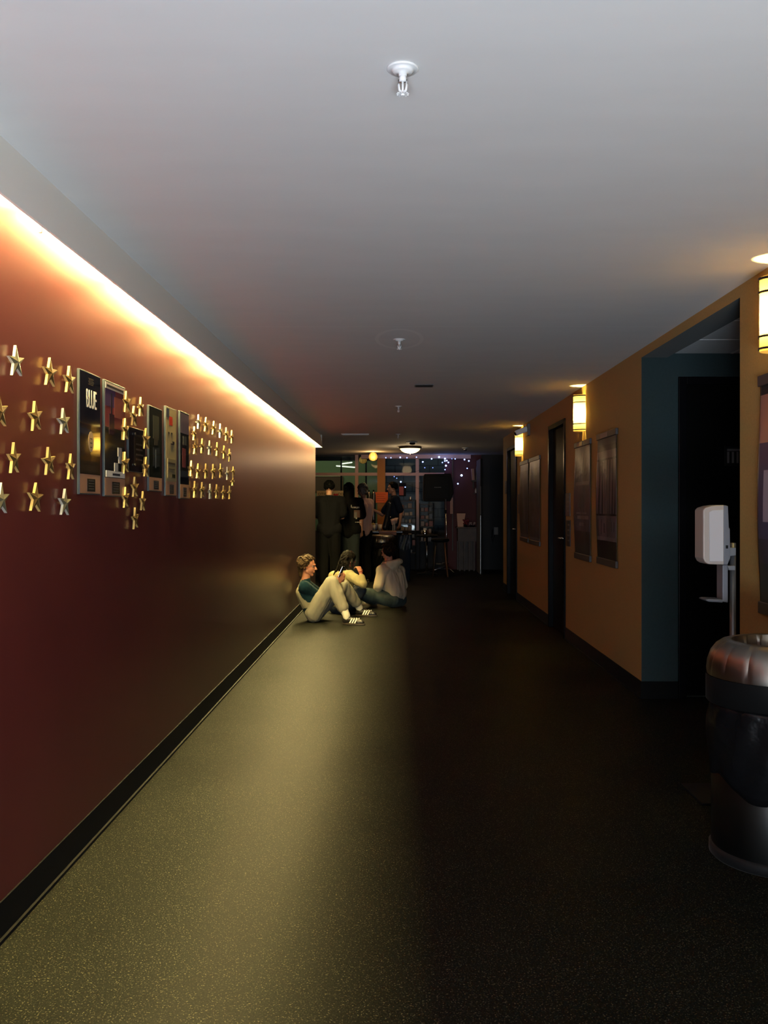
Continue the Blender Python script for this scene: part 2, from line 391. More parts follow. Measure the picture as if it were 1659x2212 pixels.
# ------------------------------------------------------------------ ceiling fittings
def sprinkler():
    z = ZC; x, y = .014, 2.28
    t = thing('fire_sprinkler', 'white pendent sprinkler head nearest the camera on the ceiling', 'sprinkler', (x, y, z))
    MB(m_white).lathe((x, y, 0), [(.040, z-.0005), (.0405, z-.003), (.037, z-.006), (.027, z-.004), (.0265, z-.009), (.022, z-.012), (.011, z-.013), (.010, z-.021)], 36).build('escutcheon', t, smooth=True)
    b = MB(m_white).cyl((x, y, z-.02), (x, y, z-.034), .0095, n=8)
    for s in (-1, 1): b.tube([(x+s*.009, y, z-.030), (x+s*.011, y, z-.042), (x+s*.008, y, z-.056), (x, y, z-.063)], .0032)
    b.cyl((x, y, z-.034), (x, y, z-.062), .0028, n=8)
    b.build('frame_arms', t, smooth=True)
    b = MB(m_white).lathe((x, y, 0), [(.0095, z-.0625), (.0115, z-.066), (.0055, z-.067), (.004, z-.070)], 20)
    for k in range(12):
        a = k*math.pi/6; d = V((math.cos(a), math.sin(a), 0)); s_ = V((-math.sin(a), math.cos(a), 0))
        b.obox(V((x, y, z-.0655))+d*.0128, d, s_, (0, 0, 1), .006, .0036, .0018)
    b.build('deflector', t)
    return t
sp = sprinkler()
for (y, lab) in ((5.98, 'white sprinkler head second from the camera inside a faint ring of ceiling patching'), (9.95, 'small pale sprinkler head third along the ceiling'), (13.8, 'tiny farthest sprinkler head on the dark ceiling just before the dome lamp')):
    c = copy_tree(sp); c.location.y = y; c['label'] = lab
# faint ring of ceiling filler round the second sprinkler and filled joints
m_fill = mat('ceiling_filler', (.76, .75, .745), .7)
b = MB(m_fill)
n = 40
for i in range(n):
    a0, a1 = 2*math.pi*i/n, 2*math.pi*(i+1)/n
    pr = lambda a, r: (.014+r*.62*math.cos(a)*.26, 5.98+r*math.sin(a)*.36, ZC-.0006)
    b.quad(pr(a0, .85), pr(a1, .85), pr(a1, 1.0), pr(a0, 1.0))
for y, x0, x1 in ((5.55, -1.1, 1.6), (7.4, -.2, 1.2), (8.45, -1.1, .3)): b.quad((x0, y, ZC-.0006), (x1, y, ZC-.0006), (x1, y+.012, ZC-.0006), (x0, y+.012, ZC-.0006))
structure(b, 'trim_ceiling_patches')
t = thing('ceiling_vent', 'small dark slot vent in the ceiling right of the middle sprinklers', 'vent', (.24, 8.24, ZC))
MB(m_grey_plastic).box(.16, .33, 8.17, 8.32, ZC-.008, ZC-.0005).build('frame', t, bevel=.002)
b = MB(m_blk)
for k in range(5): b.box(.17, .32, 8.18+k*.028, 8.196+k*.028, ZC-.0105, ZC-.008)
b.build('slat', t)
t = thing('ceiling_vent', 'long pale linear vent in the ceiling near the end of the red wall', 'vent', (-.64, 13.8, ZC))
MB(m_white).box(-.85, -.43, 13.72, 13.735, ZC-.012, ZC-.0005).box(-.85, -.43, 13.86, 13.875, ZC-.012, ZC-.0005).box(-.85, -.838, 13.735, 13.86, ZC-.012, ZC-.0005).box(-.442, -.43, 13.735, 13.86, ZC-.012, ZC-.0005).build('frame', t)
b = MB(m_blk).box(-.838, -.442, 13.735, 13.86, ZC-.003, ZC-.0005)
b.build('grille', t)
t = thing('smoke_detector', 'small round dark smoke detector on the ceiling above the dome lamp', 'detector', (.25, 15.5, ZC))
MB(m_white).lathe((.25, 15.5, 0), [(.10, ZC-.0005), (.10, ZC-.010), (.055, ZC-.014)], 24).build('mounting_plate', t, smooth=True)
MB(m_blk).lathe((.26, 15.5, 0), [(.05, ZC-.0145), (.046, ZC-.04), (.02, ZC-.05)], 20).build('sensor_head', t, smooth=True)
t = thing('ceiling_spotlight', 'tiny pale ceiling fitting right of the dome lamp', 'lamp', (1.28, 17.0, ZC))
MB(m_white).lathe((1.28, 17, 0), [(.06, ZC-.0005), (.06, ZC-.01), (.03, ZC-.02)], 20).build('trim_ring', t, smooth=True)
MB(m_chrome).lathe((1.28, 17, 0), [(.028, ZC-.0205), (.03, ZC-.05), (.012, ZC-.055)], 16).build('lamp_head', t, smooth=True)
# dome lamp
dl = P(886, 975, 16.6); dl.z = ZC
t = thing('dome_lamp', 'glowing glass bowl ceiling lamp with a dark rim over the far counter', 'lamp', dl)
MB(mat('bronze_rim', (.06, .04, .03), .35, metal=.8)).lathe((dl.x, dl.y, 0), [(.205, ZC-.0005), (.215, ZC-.02), (.205, ZC-.045), (.19, ZC-.045), (.19, ZC-.02)], 40, cap=False).build('rim', t, smooth=True)
MB(mat('lit_glass_bowl', (.8, .7, .5), .4, emit=(1, .78, .42), es=2.2)).lathe((dl.x, dl.y, 0), [(.188, ZC-.03), (.185, ZC-.05), (.16, ZC-.085), (.11, ZC-.115), (.05, ZC-.13), (.008, ZC-.132)], 40).build('glass_bowl', t, smooth=True)
MB(m_chrome).ell((dl.x, dl.y, ZC-.136), (.01, .01, .012)).build('finial', t, smooth=True)
point_light('dome_lamp_light', (dl.x, dl.y, ZC-.22), 8.0, (1, .70, .36), .12)

# ------------------------------------------------------------------ wall sconces
m_band = mat('bronze_band', (.03, .02, .015), .4, metal=.6)
def sconce(y, label):
    zb, zt = 2.04, 2.37; r = .066; x = XR
    t = thing('wall_sconce', label, 'lamp', (x, y, (zb+zt)/2), 'sconces on the amber wall')
    arc = [(x-.002-.098*math.sin(a), y+r*math.cos(a)) for a in [math.pi*i/18 for i in range(19)]]
    b = MB(m_lampglass); b.rings([[(p[0], p[1], z) for p in arc] for z in (zb, zb+.11, zb+.22, zt)], cap=False, closed=False)
    b.build('glass_shade', t, smooth=True)
    for z, h in ((zb+.012, .009), (zb+.065, .009), (zt-.068, .009), (zt-.008, .011)):
        b = MB(m_band); k = 1.06
        o_ = [(x-.002-.104*math.sin(a), y+(r+.006)*math.cos(a)) for a in [math.pi*i/18 for i in range(19)]]
        i_ = [(x-.002-.099*math.sin(a), y+(r+.001)*math.cos(a)) for a in [math.pi*i/18 for i in range(19)]]
        prof = o_+i_[::-1]
        b.rings([[(p[0], p[1], zz) for p in prof] for zz in (z-h/2, z+h/2)])
        b.build('band', t)
    MB(m_band).box(x-.006, x-.0005, y-.05, y+.05, zb+.03, zt-.03).build('back_plate', t)
    MB(m_ivory).cyl((x-.006, y, zb+.10), (x-.045, y, zb+.10), .012).cyl((x-.045, y, zb+.095), (x-.045, y, zb+.125), .014).build('lamp_socket', t)
    point_light('sconce_bulb', (x-.046, y, zb+.155), SCONCE, (1, .76, .20), .022)
    return t
sconce(4.02, 'lit bronze banded half round sconce cut by the right edge of the photo')
sconce(8.28, 'lit bronze banded half round sconce above the two striped hanging posters')
sconce(12.38, 'lit bronze banded half round sconce farthest along the amber wall')
# emergency lamp beside the far sconce
q = V((XR, 11.75, 2.33))
t = thing('security_camera', 'small pale wall device beside the farthest sconce', 'camera', q)
MB(m_grey_plastic).box(q.x-.03, q.x-.0005, q.y-.10, q.y+.10, q.z-.06, q.z+.09).build('back_box', t, bevel=.004)
MB(m_white).obox(q+V((-.10, 0, .0)), V((.9, 0, .35)).normalized(), (0, 1, 0), V((-.35, 0, .9)).normalized(), .16, .08, .07).build('housing', t, bevel=.006)
MB(m_blk_gloss).cyl(q+V((-.175, 0, -.035)), q+V((-.185, 0, -.04)), .025).build('lens', t)

# ------------------------------------------------------------------ posters on the right wall
def hang_poster(px0, px1, ztop, zbot, label, style):
    y1 = XR*F/(px0-VX); y0 = XR*F/(px1-VX)
    t = thing('hanging_poster', label, 'poster', (XR, (y0+y1)/2, (ztop+zbot)/2), 'posters in clear sleeves on the amber wall')
    W = y1-y0; Hh = ztop-zbot
    rail = mat('grey_rail', (.045, .04, .04), .45)
    MB(rail).box(XR-.022, XR-.001, y0-.012, y1+.012, ztop-.05, ztop).build('top_rail', t, bevel=.003)
    MB(rail).box(XR-.022, XR-.001, y0-.006, y1+.006, zbot, zbot+.055).build('bottom_rail', t, bevel=.003)
    base = mat('poster_print', style['base'], .3, graz=.45, bump=.3, bscale=14, var=.25, vscale=5)
    cols = {}
    nu, nv = 44, 66
    def dx(u, v): return -.010-.010*math.sin(math.pi*v)*(.6+.4*math.cos(5*u))-.006*math.sin(u*9+v*4)*math.sin(math.pi*v)
    b = MB(base); z0, z1 = zbot+.03, ztop-.03
    grid = [[b.bm.verts.new((XR+dx(u/nu, v/nv), y1-W*u/nu, z0+(z1-z0)*v/nv)) for u in range(nu+1)] for v in range(nv+1)]
    for v in range(nv):
        for u in range(nu):
            cu, cv = (u+.5)/nu, (v+.5)/nv
            c = style['base']
            for (a0, a1, b0, b1, cc) in style['rects']:
                if a0 <= cu <= a1 and b0 <= cv <= b1: c = cc
            if c == style['base']: b.m(base)
            else:
                if c not in cols: cols[c] = mat('poster_ink', c, .3, graz=.45)
                b.m(cols[c])
            b.f([grid[v][u], grid[v][u+1], grid[v+1][u+1], grid[v+1][u]])
    s = b.build('poster_sheet', t, smooth=True)
    so = s.modifiers.new('solid', 'SOLIDIFY'); so.thickness = .0015
    if style.get('tag'):
        MB(mat('paper_tag', (.35, .27, .2), .7)).box(XR-.0245, XR-.0225, y0+W*.42, y0+W*.78, ztop-.045, ztop-.008).build('label_tag', t)
    return t
rr = random.Random(3)
ink = (.012, .011, .013); grey = (.13, .10, .10); lt = (.20, .17, .16)
stripes = [(0, 1, .88, .93, ink), (0, 1, .80, .815, ink), (0, 1, .36, .375, ink), (0, 1, .0, .17, ink), (.04, .96, .17, .19, lt), (0, 1, .93, 1, (.05, .045, .045))]
for u in (.12, .26, .38, .55, .66, .80, .91): stripes.append((u, u+.035, .375, .80, ink)); stripes.append((u-.03, u, .19+rr.random()*.06, .30+rr.random()*.05, ink))
hang_poster(1294, 1335, 1.960, .868, 'hanging poster of dark vertical stripes on grey, nearest the teal alcove', dict(base=grey, rects=stripes, tag=1))
r2 = [(.1, .9, .64, .66, lt), (.1, .75, .60, .61, lt), (.15, .8, .38, .40, lt), (.2, .9, .33, .365, (.24, .19, .17)), (.3, .6, .27, .31, (.24, .19, .17)), (0, 1, 0, .22, (.05, .045, .04)), (.2, .8, .44, .56, (.09, .08, .085))]
hang_poster(1245, 1278, 1.953, .858, 'hanging poster of plain dull violet grey under the middle sconce', dict(base=(.10, .08, .085), rects=r2, tag=1))
hang_poster(1146, 1168, 1.965, .872, 'hanging dull poster just left of the nearer side door', dict(base=(.10, .085, .075), rects=[(0, 1, .9, 1, (.12, .11, .16)), (0, 1, 0, .06, lt), (.1, .9, .5, .8, (.07, .06, .06))]))
hang_poster(1126, 1143, 1.962, .880, 'narrowest looking hanging poster right of the far side door', dict(base=(.06, .05, .05), rects=[(0, 1, .9, 1, (.15, .13, .12)), (.2, .8, .55, .85, (.1, .08, .08)), (0, 1, 0, .08, (.12, .1, .1))]))
hang_poster(1648, 1790, 1.962, .850, 'hanging poster cut off by the right edge of the photo', dict(base=(.05, .04, .05), rects=[(0, 1, .72, .95, (.35, .16, .11)), (0, 1, .94, 1, (.02, .02, .02)), (0, .6, .30, .72, (.06, .05, .08)), (.1, .5, .38, .60, (.25, .2, .24)), (0, 1, 0, .2, (.03, .03, .03))]))
def flat_sign(px0, px1, z0, z1, label, col, marks):
    y1 = XR*F/(px0-VX); y0 = XR*F/(px1-VX)
    t = thing('wall_notice', label, 'sign', (XR, (y0+y1)/2, (z0+z1)/2), 'small notices on the amber wall')
    MB(mat('notice_board', col, .4)).box(XR-.008, XR-.0005, y0, y1, z0, z1).build('panel', t, bevel=.002)
    b = MB(mat('notice_print', marks, .5))
    for k in range(4):
        zz = z1-(z1-z0)*(.15+.2*k); b.box(XR-.0095, XR-.0082, y0+(y1-y0)*.15, y0+(y1-y0)*(.6+.06*(k % 3)), zz-(z1-z0)*.06, zz)
    b.build('print', t)
flat_sign(1223, 1232.5, 1.254, 1.483, 'upper small grey notice beside the nearer side door', (.10, .085, .085), (.22, .19, .18))
flat_sign(1225, 1233, .952, 1.214, 'lower small black notice beside the nearer side door', (.02, .02, .02), (.25, .19, .15))
flat_sign(1091.5, 1095, 1.55, 1.75, 'small black plaque on the last strip of amber wall', (.012, .012, .012), (.03, .03, .03))
flat_sign(1120, 1124, 1.25, 1.52, 'thin dark plaque between the far side door and the posters', (.03, .02, .02), (.06, .05, .04))

# ------------------------------------------------------------------ framed posters on the left wall
m_slate = mat('slate_frame_edge', (.03, .04, .045), .4)
m_print_wood = mat('panel_wood', (.34, .17, .10), .45, var=.1, coat=.3)
def panel(px0, px1, z0, z1, label, base, rects=(), plaque=True, white_top=False, grp='framed panels on the red wall', strip=.165):
    X = XL+.012
    y0 = -X*F/(VX-px0); y1 = -X*F/(VX-px1)
    t = thing('framed_poster', label, 'poster', (XL, (y0+y1)/2, (z0+z1)/2), grp)
    MB(m_slate).box(XL+.0008, X, y0, y1, z0, z1).build('backing_board', t, bevel=.0015)
    W, Hh = y1-y0, z1-z0
    def rect(b, u0, u1, v0, v1, k): b.box(X+.0002, X+.0006+.00022*k, y0+W*u0, y0+W*u1, z0+Hh*v0, z0+Hh*v1)
    b = MB(mat('laminated_print', base, .04, graz=.6))
    rect(b, .015, .985, strip if plaque else .01, .99, 0)
    for k, (u0, u1, v0, v1, c) in enumerate(rects): b.m(mat('print_ink', c, .04, graz=.6)); rect(b, u0, u1, v0, v1, k+1)
    b.build('print', t)
    if plaque:
        b = MB(m_print_wood); rect(b, .015, .985, .01, strip, 0); b.build('wood_strip', t)
        b = MB(mat('black_plaque', (.012, .012, .012), .25)); rect(b, .34, .72, .025, strip-.035, 4)
        b.m(mat('plaque_print', (.05, .05, .05), .4))
        for k in range(4): rect(b, .40, .66, .045+k*.022, .050+k*.022, 6)
        b.build('plaque', t)
    return t, X, y0, W, z0, Hh
def oval(b, X, cy, cz, ry, rz, d=.002, n=20):
    b.prism([(X, cy+ry*math.cos(2*math.pi*i/n), cz+rz*math.sin(2*math.pi*i/n)) for i in range(n)], (d, 0, 0))
t, X, y0, W, z0, Hh = panel(172, 217, 1.397, 1.882, 'tall dark poster with the white word BLUE and a pale oval face', (.008, .008, .014), [(.02, .98, .17, .32, (.025, .016, .010))])
text_mesh('BLUE', 'lettering', m_paper, (X+.0016, y0+W*.54, z0+Hh*.775), (0, 1, 0), (0, 0, 1), .105, .0004, t, sx=.52)
b = MB(mat('face_print', (.55, .36, .17), .3)); oval(b, X+.0008, y0+W*.52, z0+Hh*.435, W*.13, Hh*.085, .0006)
b.build('face_print', t)
b = MB(m_dkwood)
for dz in (.02, -.015, -.05): b.box(X+.0015, X+.0018, y0+W*.47, y0+W*.57, z0+Hh*(.435+dz), z0+Hh*(.443+dz))
for k in range(5): b.box(X+.0008, X+.0012, y0+W*(.40+.02*(k % 2)), y0+W*(.62+.02*(k % 3)), z0+Hh*(.90+.012*k), z0+Hh*(.904+.012*k))
b.build('small_print', t)
night = (.012, .012, .014)
panel(226, 270, 1.392, 1.882, 'tall poster with a red and violet sky over dark shapes and a white heading', night,
      [(.02, .98, .60, .93, (.16, .035, .035)), (.02, .5, .78, .93, (.07, .04, .09)), (.45, .98, .70, .88, (.20, .06, .045)), (.28, .34, .56, .90, (.02, .015, .02)), (.20, .44, .54, .72, (.03, .015, .02)),
       (.02, .98, .93, .985, (.50, .42, .36)), (.08, .9, .945, .965, (.05, .04, .04)), (.05, .97, .17, .225, (.60, .55, .50)), (.35, .72, .185, .205, (.04, .04, .05)), (.45, .62, .22, .30, (.30, .28, .27)), (.62, .80, .36, .44, (.25, .23, .22)), (.66, .78, .30, .36, (.32, .28, .26))])
t, X, y0, W, z0, Hh = panel(278, 314, 1.511, 1.716, 'small black framed notice panel between the poster groups', (.010, .008, .012), [(.30, .95, .16, .86, (.045, .032, .02)), (.36, .90, .20, .82, (.02, .015, .012)), (.42, .85, .62, .66, (.07, .05, .035)), (.42, .80, .50, .54, (.07, .05, .035)), (.42, .85, .38, .42, (.07, .05, .035)), (.42, .78, .27, .31, (.07, .05, .035))], plaque=False)
b = MB(m_chrome)
for u in (.30, .95):
    for v in (.16, .86): b.cyl((X+.003, y0+W*u, z0+Hh*v), (X+.008, y0+W*u, z0+Hh*v), .006, n=10)
b.build('screw_cap', t)
panel(322, 350, 1.4255, 1.851, 'dark framed poster with a dim grey portrait, just right of small panel', (.016, .017, .014), [(.28, .75, .62, .90, (.055, .055, .04)), (.38, .66, .55, .66, (.05, .042, .032)), (.30, .80, .30, .52, (.03, .032, .035)), (.46, .52, .28, .5, (.10, .11, .12))])
t, X, y0, W, z0, Hh = panel(358, 381, 1.406, 1.882, 'cream framed poster with a red cap shape and dark marks', (.34, .27, .15), [(.30, .62, .80, .90, (.45, .05, .03)), (.02, .30, .88, .98, (.05, .06, .09)), (.20, .34, .70, .72, (.05, .04, .03)), (.46, .60, .70, .72, (.05, .04, .03)), (.45, .72, .585, .60, (.04, .03, .03)), (.60, .78, .60, .625, (.04, .03, .03)), (.15, .90, .20, .42, (.22, .18, .11)), (.2, .85, .36, .38, (.08, .06, .05)), (.25, .8, .30, .31, (.10, .08, .06)), (.55, .85, .21, .25, (.03, .03, .02))])
panel(389, 408, 1.394, 1.891, 'dark framed poster with a violet top and a red streak, last of the three', (.014, .014, .016), [(.03, .97, .75, .98, (.085, .065, .10)), (.25, .62, .36, .58, (.14, .04, .045)), (.02, .98, .25, .32, (.03, .035, .05)), (.3, .7, .62, .72, (.05, .05, .05))])

# ------------------------------------------------------------------ stars on the left wall
def star_points(R, r, rot=0):
    return [((R if k % 2 == 0 else r)*math.sin(rot+k*math.pi/5), (R if k % 2 == 0 else r)*math.cos(rot+k*math.pi/5)) for k in range(10)]
SG = [  # cluster left of the posters: rows of (x, top, bottom)
 ('left of BLUE poster', [[(37, 748, 812), (110, 774, 834), (152, 792, 849)], [(2, 853, 923), (79, 868, 930), (140, 883, 937)], [(33, 957, 1022), (108, 967, 1025), (155, 981, 1036)], [(5, 1044, 1110), (79, 1044, 1105), (142, 1057, 1113)]]),
 ('around small black panel', [[(275, 846, 890), (306, 859, 899)], [(272.5, 905, 950), (291, 878, 920), (317, 926, 970)], [(272.5, 977, 1022), (317, 988, 1030)], [(273, 1053, 1096), (293, 1031, 1073), (310, 1062, 1103)], [(294, 1097, 1142)]]),
 ('right of last framed poster', [[(430, 896, 927), (446, 902, 933), (463, 910, 940), (477, 916, 946), (490, 924, 952), (502, 930, 957)],
   [(421, 922, 952), (423, 950, 982), (438, 948, 980), (454, 952, 983), (470, 956, 986), (485, 963, 991), (497, 970, 996)],
   [(414.5, 996, 1029), (429, 1002, 1034), (446, 1002, 1034), (462, 1003, 1034), (478, 1002, 1032), (492, 1009, 1036), (505, 1008, 1029)],
   [(422, 1040, 1075), (438, 1042, 1075), (455, 1046, 1078), (469, 1047, 1077), (484, 1050, 1078), (497, 1050, 1078), (504, 1030, 1050)]])]
ordn = ['leftmost', 'second from left', 'third from left', 'fourth from left', 'fifth from left', 'sixth from left', 'seventh from left']
rown = ['top row', 'second row', 'third row', 'fourth row', 'lowest']
silver = {(37, 748, 812), (142, 1057, 1113), (140, 883, 937), (5, 1044, 1110), (454, 952, 983), (455, 1046, 1078), (492, 1009, 1036), (430, 896, 927), (477, 916, 946)}
for place, rows in SG:
    for ri, row in enumerate(rows):
        for ci, (px, a, c) in enumerate(row):
            d = VX-px; X = XL+.020; Y = -X*F/d
            R_ = abs(c-a)*Y/F*.56; zc = EYE+(VY-(a+c)/2)*Y/F - R_*.06
            rot = rnd.uniform(-.16, .06); yaw = rnd.uniform(-.16, .10)
            if len(row) == 1: where = 'lowest single'
            else: where = rown[ri]+', '+ordn[ci]
            isv = (px, a, c) in silver
            b = MB(m_silver if isv else m_gold)
            pts = star_points(R_, R_*.38, rot)
            # a thick star: domed front towards the corridor
            th = .009
            cyaw, syaw = math.cos(yaw), math.sin(yaw)
            def pt(u, v, n): return (X+n*cyaw-u*syaw*.6, Y+u*cyaw, zc+v)
            back = [pt(u, v, -th) for u, v in pts]; front = [pt(u, v, 0) for u, v in pts]
            vb = [b.bm.verts.new(p) for p in back]; vf = [b.bm.verts.new(p) for p in front]; vc = b.bm.verts.new(pt(0, 0, .006))
            for k in range(10):
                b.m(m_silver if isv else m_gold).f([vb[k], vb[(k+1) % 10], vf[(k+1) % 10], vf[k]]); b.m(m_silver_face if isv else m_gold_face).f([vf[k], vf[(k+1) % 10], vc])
            b.f(vb[::-1])
            for k in (0,): b.cyl(pt(0, 0, -th+.001), (XL+.0005, Y, zc), .006, n=8)
            o = b.build('wall_star')
            tag(o, '%s wall star, %s, %s' % ('pale silver' if isv else 'gold', where, place), 'star', 'stars %s' % place)

# ------------------------------------------------------------------ litter bins
def dome_bin(x, y, label, bag=True, s=1.0):
    t = thing('litter_bin', label, 'bin', (x, y, 0))
    MB(m_steel_dim).lathe((x, y, 0), [(.232, .035), (.236, .045), (.236, .62)], 64).build('drum', t, smooth=True)
    MB(m_blk).lathe((x, y, 0), [(.238, 0), (.244, .006), (.244, .034), (.237, .044)], 64).build('base_ring', t, smooth=True)
    prof = [(.252, .595), (.256, .60), (.256, .697)]
    MB(m_base).lathe((x, y, 0), prof, 64, cap=False).build('collar', t, smooth=True)
    # ribbed steel dome with an open top
    b = MB(m_steel); rg = []
    n = 128
    for r, z in [(.252, .697), (.254, .715), (.250, .75), (.238, .785), (.218, .812), (.195, .828), (.172, .834), (.160, .832), (.156, .822), (.154, .80), (.152, .76)]:
        rg.append([(x+(r-(.005 if (i % 8 == 0 and .70 < z < .83) else 0))*math.cos(2*math.pi*i/n), y+(r-(.005 if (i % 8 == 0 and .70 < z < .83) else 0))*math.sin(2*math.pi*i/n), z) for i in range(n)])
    b.rings(rg, cap=False).build('domed_lid', t, auto=35)
    MB(m_blk).lathe((x, y, 0), [(.15, .76), (.14, .60), (.01, .58)], 32, cap=False).build('inner_chute', t, smooth=True)
    if bag:
        m_bag = mat('black_bin_bag', (.004, .004, .0045), .25, bump=.6, bscale=14, graz=.35)
        rg = []; n = 96
        for k in range(13):
            f = k/12; ring = []
            for i in range(n):
                a = 2*math.pi*i/n
                lobe = .23+.06*math.sin(a*2+1.0)+.14*math.exp(-((a-4.30)/.42)**2)+.02*math.sin(a*7)
                z = .60-lobe*f
                rr_ = .240+.012*math.sin(f*math.pi)+.004*math.sin(a*13+f*6)+.004*noise.noise(V((math.cos(a)*6, math.sin(a)*6, f*5)))
                ring.append((x+rr_*math.cos(a), y+rr_*math.sin(a), z))
            rg.append(ring)
        o = MB(m_bag).rings(rg, cap=False).build('bin_liner', t, smooth=True)
        o.modifiers.new('solid', 'SOLIDIFY').thickness = .002
    return t
dome_bin(1.462, 3.49, 'steel litter bin with a ribbed dome lid and black liner at the right edge')
dome_bin(P(826, 1100, 16.5).x, 16.5, 'distant litter bin with a shiny dome lid in front of the counter')

# ------------------------------------------------------------------ sanitiser stand
SY = 4.2
t = thing('sanitiser_stand', 'pale hand sanitiser dispenser on a thin grey pole before the alcove', 'dispenser', (1.565, SY, 0))
def SP(px, py, dy=0): return P(px, py, SY+dy)
yy = 0.06
prof = [(1519, 1102), (1524, 1097), (1536, 1093), (1552, 1091), (1566, 1091), (1566, 1220), (1530, 1219), (1523, 1214), (1519, 1206)]
b = MB(m_ivory).prism([SP(px, py, -yy) for px, py in prof], (0, 2*yy, 0)); b.build('cover', t, bevel=.006, seg=3)
prof = [(1532, 1106), (1540, 1102), (1563, 1101), (1563, 1213), (1533, 1213)]
MB(mat('white_side_panel', (.44, .41, .41), .5)).prism([SP(px, py, -yy-.003) for px, py in prof], (0, .004, 0)).build('side_panel', t, bevel=.002)
prof = [(1564, 1091), (1573, 1093), (1575, 1140), (1577, 1142), (1578, 1205), (1572, 1220), (1564, 1220)]
MB(m_grey_plastic).prism([SP(px, py, -yy-.004) for px, py in prof], (0, 2*yy+.008, 0)).build('back_plate', t, bevel=.003)
b = MB(mat('bracket_plastic', (.14, .14, .15), .5)).prism([SP(*p, -.03) for p in ((1575, 1183), (1590, 1183), (1590, 1200), (1575, 1202))], (0, .06, 0)).prism([SP(*p, -.03) for p in ((1572, 1222), (1589, 1222), (1589, 1232), (1575, 1232))], (0, .06, 0))
b.build('bracket', t, bevel=.003)
MB(m_blk).prism([SP(*p, -yy-.006) for p in ((1568, 1178), (1573, 1178), (1573, 1185), (1568, 1185))], (0, .004, 0)).build('lock', t)
b = MB(m_grey_plastic).prism([SP(*p, -.04) for p in ((1561, 1220), (1573, 1220), (1573, 1302), (1561, 1300))], (0, .08, 0))
b.prism([SP(*p, -.05) for p in ((1524, 1296), (1530, 1294), (1562, 1295), (1562, 1302), (1530, 1300))], (0, .10, 0))
b.build('drip_tray', t, bevel=.004)
px = SP(1583, 1200).x
MB(mat('pole_grey', (.10, .10, .11), .4, metal=.5)).cyl((px, SY, .012), (px, SY, 1.18), .014, n=20).build('pole', t, smooth=True)
MB(m_base).box(px-.19, px+.13, SY-.13, SY+.17, .0, .012).build('base_plate', t, bevel=.004)

# ------------------------------------------------------------------ far room shell
WB = 19.4
def bx(b, px0, px1, py0, py1, Y0, Y1, Yr=None):      # a box standing at depth Y0..Y1, sized at depth Yr
    a = P(px0, py1, Yr or Y0); c = P(px1, py0, Yr or Y0)
    return b.box(a.x, c.x, Y0, Y1, a.z, c.z)
b = MB(m_alu)
bx(b, 767, 774, 976, 1146, WB-.03, WB+.05); bx(b, 898, 905, 990, 1146, WB-.03, WB+.05)
bx(b, 560, 815, 1021, 1027.5, WB-.025, WB+.045); bx(b, 832, 960, 1021, 1027.5, WB-.025, WB+.045)
structure(b, 'window_1')
b = MB(m_alu); bx(b, 780, 1017, 976, 990.5, WB-.10, WB+.10); structure(b, 'trim_window_beam')
b = MB(m_black_wall); bx(b, 340, 962, 1146, 1242, WB-.02, WB+.1); bx(b, 340, 780, 976, 986, WB-.02, WB+.1); structure(b, 'wall_back_sill')
g = MB(m_glass)
for a, c in ((560, 767), (774, 815), (832, 898), (905, 961)):
    for u, v in ((987, 1021), (1027.5, 1146)): bx(g, a, c, u, v, WB, WB+.006)
structure(g, 'window_2')
b = MB(m_orange); bx(b, 815, 832, 990, 1242, WB-.12, WB+.12); structure(b, 'trim_column')
b = MB(m_maroon); bx(b, 961, 1044, 976, 1242, WB-.06, WB+.1); b.m(m_dkwood); bx(b, 976.5, 979, 990, 1190, WB-.085, WB-.06); structure(b, 'wall_back_right')
m_green = mat('pale_green_wall', (.24, .30, .17), .8)
m_bmid = mat('brown_board', (.16, .08, .05), .8)
structure(MB(m_green).box(-5.2, -.32, 22.6, 22.7, 0, 3.0), 'wall_behind_window_left')
structure(MB(m_block).box(-.30, 2.2, 21.0, 21.1, 0, 3.0), 'wall_behind_window_right')
structure(MB(m_black_wall).box(-.36, -.30, 19.55, 22.6, 0, 3.0).box(2.2, 2.3, 19.5, 21.1, 0, 3.0).box(-5.3, -5.2, 19.4, 22.7, 0, 3.0), 'wall_behind_window_side')
structure(MB(m_black_wall).box(-5.3, 2.3, 19.5, 22.7, 3.0, 3.1), 'ceiling_behind_window')
b = MB(m_black_wall); bx(b, 560, 815, 984, 995, 21.0, 21.1); bx(b, 735.5, 738.5, 990, 1060, 21.0, 21.06); bx(b, 789, 792.5, 990, 1046, 21.0, 21.06); structure(b, 'trim_behind_window')
area_light('room_lamp_behind_left_window', (-1.9, 21.3, 2.9), (-1.9, 22.0, 1.2), 2.0, .5, 7, (.86, 1, .62))
area_light('room_lamp_behind_right_window', (.9, 20.2, 2.9), (.9, 21.2, 1.2), 1.2, .4, 1.3, (.75, .88, 1))
for (a, c, lab) in (((739, 1002, 22.2), (760, 999, 20.6), 'upper glowing strip light seen through the left window'), ((727, 1006.5, 22.2), (766, 1009.5, 20.4), 'lower glowing strip light seen through the left window')):
    p0, p1 = P(*a), P(*c)
    t = thing('strip_light', lab, 'lamp', (p0+p1)/2, 'strip lights behind the window')
    MB(emit_mat('strip_glow', (.9, 1, .7), 1.6)).cyl(p0, p1, .014, n=8).build('tube', t)
    MB(m_white).cyl(p0+V((0, 0, .02)), p1+V((0, 0, .02)), .012, n=6).build('fixture_body', t)
